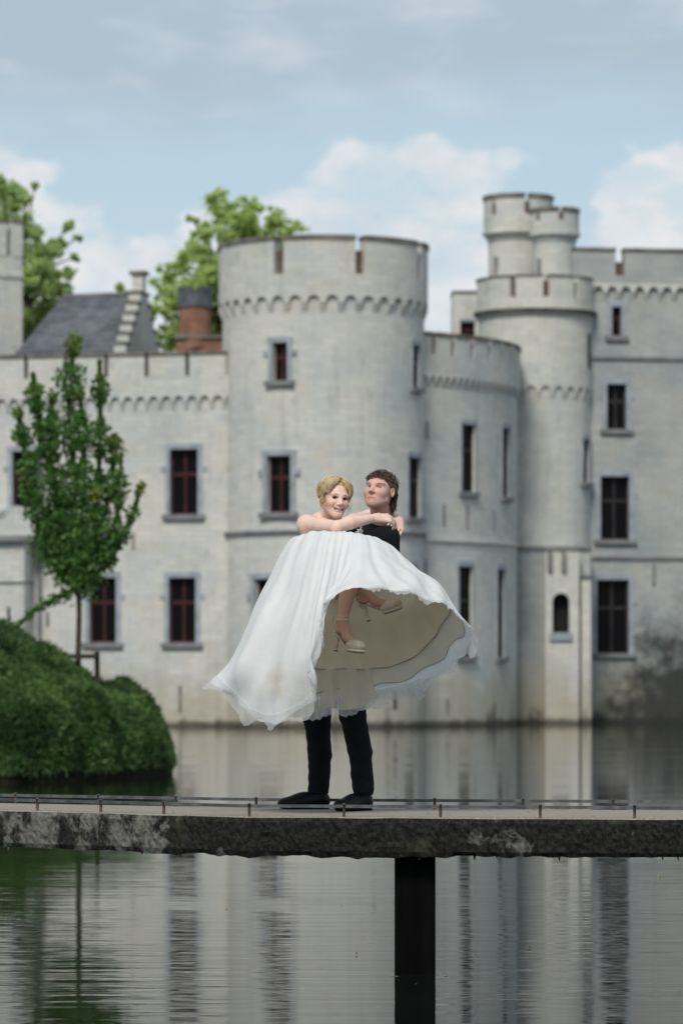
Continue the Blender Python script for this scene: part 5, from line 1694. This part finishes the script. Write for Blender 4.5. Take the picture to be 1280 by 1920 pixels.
M['satin'] = fabric('white_tulle_over_satin', (.93, .945, .955), .34, (P(540, 1290, 20.9), (.26, 1, .17)))
M['tulle'] = fabric('sheer_white_tulle', (.82, .83, .84), .45, None, .45)
M['lining'] = fabric('beige_lining', (.95, .88, .71), .52)
M['petticoat'] = fabric('pale_beige_petticoat', (.84, .79, .67), .5)
M['binding'] = cloth_mat('grey_hem_binding', (.30, .28, .235))
MER = [  # (px, py, distance) of each meridian: crest, upper, lower, hem; starting at the left tip, over the front, back behind the legs
 ((547, 1018, 21.50), (497, 1102, 21.40), (460, 1192, 21.32), (396, 1272, 21.28)),
 ((556, 1007, 21.36), (505, 1112, 21.12), (452, 1225, 21.02), (430, 1302, 21.05)),
 ((574, 1001, 21.27), (532, 1130, 20.98), (492, 1250, 20.90), (470, 1342, 20.92)),
 ((592, 1001, 21.20), (560, 1130, 20.86), (528, 1255, 20.78), (516, 1352, 20.80)),
 ((610, 1000, 21.14), (590, 1122, 20.80), (572, 1232, 20.70), (588, 1312, 20.72)),
 ((626, 999, 21.10), (606, 1112, 20.76), (590, 1192, 20.68), (577, 1256, 20.68)),
 ((640, 999, 21.08), (625, 1085, 20.74), (606, 1155, 20.65), (605, 1216, 20.66)),
 ((652, 999, 21.06), (642, 1065, 20.74), (616, 1114, 20.64), (603, 1158, 20.62)),
 ((664, 1000, 21.06), (660, 1056, 20.74), (648, 1092, 20.63), (632, 1117, 20.60)),
 ((678, 1001, 21.08), (688, 1050, 20.78), (700, 1080, 20.65), (704, 1098, 20.60)),
 ((694, 1004, 21.12), (720, 1050, 20.84), (745, 1083, 20.72), (764, 1112, 20.66)),
 ((709, 1010, 21.18), (754, 1058, 20.94), (790, 1092, 20.82), (814, 1131, 20.76)),
 ((722, 1020, 21.24), (774, 1064, 21.04), (822, 1100, 20.94), (850, 1142, 20.90)),
 ((730, 1036, 21.32), (782, 1076, 21.18), (838, 1128, 21.12), (884, 1206, 21.08)),
 ((722, 1062, 21.42), (772, 1112, 21.38), (816, 1172, 21.32), (852, 1240, 21.28)),
 ((692, 1082, 21.47), (732, 1142, 21.48), (770, 1222, 21.42), (792, 1280, 21.38)),
 ((656, 1086, 21.50), (682, 1152, 21.53), (706, 1240, 21.47), (728, 1302, 21.42)),
 ((626, 1086, 21.52), (636, 1152, 21.55), (646, 1240, 21.48), (652, 1320, 21.42)),
 ((597, 1084, 21.52), (586, 1152, 21.54), (572, 1240, 21.47), (572, 1328, 21.40)),
 ((568, 1062, 21.52), (538, 1150, 21.50), (494, 1240, 21.44), (482, 1312, 21.38)),
]
NM = len(MER)
ctr = A3(P(624, 1046, 21.42))
CP = np.zeros((NM, 5, 3))
for i, m_ in enumerate(MER):
    for j in range(4): CP[i, j + 1] = P(*m_[j])
    CP[i, 0] = ctr + (CP[i, 1] - ctr) * .42


def cr(p0, p1, p2, p3, t):
    return .5 * (2 * p1 + (p2 - p0) * t + (2 * p0 - 5 * p1 + 4 * p2 - p3) * t * t + (3 * p1 - p0 - 3 * p2 + p3) * t ** 3)


def skirt_at(U, Vv):
    """U in [0, NM) around, Vv in [0,1+] from waist to hem -> points."""
    ui = np.floor(U).astype(int); ut = (U - ui)[:, None, None]
    ring = cr(CP[(ui - 1) % NM], CP[ui % NM], CP[(ui + 1) % NM], CP[(ui + 2) % NM], ut)       # (n,5,3)
    ext = np.concatenate([2 * ring[:, :1] - ring[:, 1:2], ring, 2 * ring[:, -1:] - ring[:, -2:-1]], 1)
    x = np.clip(Vv, 0, 1.12) * 4; vi = np.minimum(np.floor(x).astype(int), 3); vt = (x - vi)[:, None]; a = np.arange(len(U))
    return cr(ext[a, vi], ext[a, vi + 1], ext[a, vi + 2], ext[a, vi + 3], vt)


def skirt(name, v0, v1, nu, nv, inset, fold, m, parent, seed, u0=0, u1=None, ruffle=0.0, hemvar=0.0, fseed=3, ks=((5, .5), (9, .7), (15, .7), (23, .5), (36, .22))):
    r = np.random.default_rng(seed)
    closed = u1 is None; u1 = NM if closed else u1
    us = np.linspace(u0, u1, nu, endpoint=not closed); vs_ = np.linspace(0, 1, nv)
    hv = sum(r.normal() * np.sin(us * kk * 2 * math.pi / NM + r.uniform(0, 6.28)) for kk in (7, 11, 16, 23)) * hemvar
    UU, VV = np.meshgrid(us, vs_, indexing='ij'); VE = v0 + (v1 + hv[:, None] - v0) * VV
    p = skirt_at(UU.ravel(), VE.ravel()); e_ = 1e-3
    du = skirt_at((UU.ravel() + e_), VE.ravel()) - p; dv = skirt_at(UU.ravel(), VE.ravel() + e_) - p
    nrm = np.cross(du, dv); nrm /= np.linalg.norm(nrm, axis=1, keepdims=True) + 1e-12
    t = UU.ravel(); vv = VE.ravel(); d = np.zeros(len(t)); rs = np.random.default_rng(fseed)
    for kk, am in ks:
        d += am * np.sin(t * kk * 2 * math.pi / NM + rs.uniform(0, 6.28) + rs.normal() * 2.6 * vv + 1.1 * np.sin(vv * 5 + rs.uniform(0, 6))) * (.55 + .45 * np.sin(t * 1.3 + rs.uniform(0, 6) + 3 * vv))
    d *= fold * (.12 + .88 * np.clip(vv, 0, 1.2) ** 1.7)
    d += fold * .55 * vnoise(p, 13, fseed + 1) + fold * .16 * vnoise(p * [1, 1, .5], 40, fseed + 2)
    if ruffle: d += ruffle * np.clip((vv - .86) / .14, 0, 1.5) ** 2 * (np.sin(t * 95 * 2 * math.pi / NM + 3 * np.sin(t * 2.1)) + .6 * np.sin(t * 151 * 2 * math.pi / NM + 2 * np.sin(t * 3.3)))
    p = p + nrm * (d - inset * sgn_n)[:, None]
    idx = np.arange(nu * nv).reshape(nu, nv)
    nx = np.roll(idx, -1, 0) if closed else idx[1:]; cu = idx if closed else idx[:-1]
    q = np.stack([cu[:, :-1], nx[:, :-1], nx[:, 1:], cu[:, 1:]], -1).reshape(-1, 4)
    o = link(name, np_mesh(name, p, q), m, parent, True)
    return o, p.reshape(nu, nv, 3)


# which way do the raw normals point? (out of the bell = +)
_p = skirt_at(np.array([5.0]), np.array([.6])); _du = skirt_at(np.array([5.001]), np.array([.6])) - _p; _dv = skirt_at(np.array([5.0]), np.array([.601])) - _p
sgn_n = 1.0 if np.cross(_du[0], _dv[0])[1] < 0 else -1.0
DR, _ = skirt('dress', 0, 1.0, 720, 130, 0, .021, M['satin'], B, 3, ruffle=.0010, hemvar=.004)
skirt('tulle_overlay', .965, 1.035, 900, 16, -.003, .021, M['tulle'], DR, 13, ruffle=.0025, hemvar=.009)
_, pl = skirt('lining', .05, .80, 360, 80, .022, .021, M['lining'], DR, 23, 11.2, 20.0, hemvar=.004)
_, p2 = skirt('petticoat', .55, .925, 480, 60, .011, .021, M['petticoat'], DR, 33, 11.2, 20.2, ruffle=.001, hemvar=.008)
for nm_, pp, rad in (('hem_binding', pl, .0032), ('hem_binding', p2, .0019)):
    ring = [Vector(q) for q in pp[:, -1]]; L_ = [[], []]; add_tube(L_, ring[::2], rad, 6); mesh_of(nm_, *L_, M['binding'], DR)
# gathered folds of the underskirt hanging by the man's knees
_, p3 = skirt('underskirt_fold', .80, 1.03, 360, 50, .024, .017, M['petticoat'], DR, 43, 16.3, 19.6, ruffle=.002, hemvar=.010, fseed=43, ks=((24, .5), (37, .9), (58, .7), (83, .35)))
_, p4 = skirt('tulle_ruffle', .96, 1.06, 420, 22, .02, .016, M['tulle'], DR, 53, 15.0, 18.8, ruffle=.008, hemvar=.012)

# bodice
D = Sdf(waB - [.25, .25, .05], chB + [.25, .28, .12], .004)
D.cap((sR + sL) / 2, chB, .090, .112, 0); D.ell(chB + A3([-.03, -.05, .0]), (.10, .09, .08), None, .04); D.cap(chB, waB, .112, .098, .04)
D.plane(A3(P(590, 1000, 21.5)), [.05, .3, 1])
D.build('bodice', M['satin'], B)

# heeled sandals
M['nude'] = simple('beige_satin_shoe', (.50, .44, .335), .45, .08, 40, .35)
M['nude_sole'] = simple('tan_sole', (.36, .30, .22), .6, .1, 30)
for Ft in (F1, F2):
    D = Sdf(Ft.p(.1, 0, .05) - .17, Ft.p(.1, 0, .05) + .17, .0032)
    D.ell(Ft.p(.150, 0, .040), (.062, .043, .036), Ft.A, 0)
    D.cap(Ft.p(.10, 0, .048), Ft.p(.15, 0, .03), .020, .02, .02)
    D.plane(Ft.p(0, 0, .022), -Ft.u)
    D.cap(Ft.p(.045, 0, .12), Ft.p(.098, 0, .075), .034, .030, .004, 'sub')
    up = D.build('sandal', M['nude'], B)
    D = Sdf(Ft.p(.1, 0, .05) - .17, Ft.p(.1, 0, .05) + .17, .0032)
    D.ell(Ft.p(.150, 0, .016), (.063, .044, .0175), Ft.A, 0); D.plane(Ft.p(0, 0, .004), -Ft.u); D.plane(Ft.p(0, 0, .024), Ft.u)
    D.build('platform', M['nude'], up)
    L_ = [[], []]; add_tube(L_, [Ft.p(.150 + .058 * math.cos(q), .040 * math.sin(q), .0035) for q in np.linspace(0, 2 * math.pi, 17)], .001, 4)
    V = [Ft.p(.150 + .058 * math.cos(q), .040 * math.sin(q), .0025) for q in np.linspace(0, 2 * math.pi, 24, endpoint=False)]; mesh_of('outsole', V, [tuple(range(24))], M['nude_sole'], up, False)
    V, Fc = tube([Ft.p(-.004, 0, .098), Ft.p(.006, 0, .06), Ft.p(.004, 0, .02), Ft.p(.002, 0, .0)], [.021, .0115, .0095, .0125], 12); hl_ = mesh_of('heel', V, Fc, M['nude'], up)
    V, Fc = tube([Ft.p(.002, 0, -.001), Ft.p(.002, 0, -.006)], [.0128, .0122], 12); mesh_of('heel_tip', V, Fc, M['sole'], hl_)
    V, Fc = [], []
    for q in range(9):                                 # curved insole from the heel to the platform
        t = q / 8; f = -.012 + .12 * t; h = .100 - .072 * (3 * t * t - 2 * t ** 3); w_ = .024 - .006 * math.sin(math.pi * t)
        for sd, dh in ((-w_, 0), (w_, 0), (w_, -.006), (-w_, -.006)): V.append(Ft.p(f, sd, h + dh))
    for q in range(8):
        for s_ in range(4): Fc.append((4 * q + s_, 4 * q + (s_ + 1) % 4, 4 * q + 4 + (s_ + 1) % 4, 4 * q + 4 + s_))
    mesh_of('insole', V, Fc, M['nude'], up, False)
    c = Ft.p(.024, 0, .172); an_d = nz(Ft.u * .96 - Ft.d * .1); x_ = nz(np.cross(an_d, Ft.s)); 
    ring = [Vector(c + x_ * .0385 * math.cos(q) + Ft.s * .0365 * math.sin(q)) for q in np.linspace(0, 2 * math.pi, 25)]
    L_ = [[], []]; add_tube(L_, ring, .0052, 6); add_tube(L_, [Vector(Ft.p(-.014, 0, .10)), Vector(Ft.p(-.020, 0, .135)), Vector(c - Ft.d * .036)], [.008, .006, .005], 6)
    mesh_of('ankle_strap', *L_, M['nude'], up)
    L_ = [[], []]
    for sg in (-1, 1): add_tube(L_, [Vector(c - Ft.d * .040), Vector(c - Ft.d * .054 + Ft.s * .012 * sg + Ft.u * .010), Vector(c - Ft.d * .048 + Ft.s * .020 * sg - Ft.u * .014)], [.005, .007, .003], 6)
    mesh_of('bow', *L_, M['nude'], up)
V, Fc = tube([Vector(wd + (b1 * math.cos(q) + b2 * math.sin(q)) * .0095) for q in np.linspace(0, 2 * math.pi, 13)], .0016, 5, False); mesh_of('ring', V, Fc, M['gold'], B)
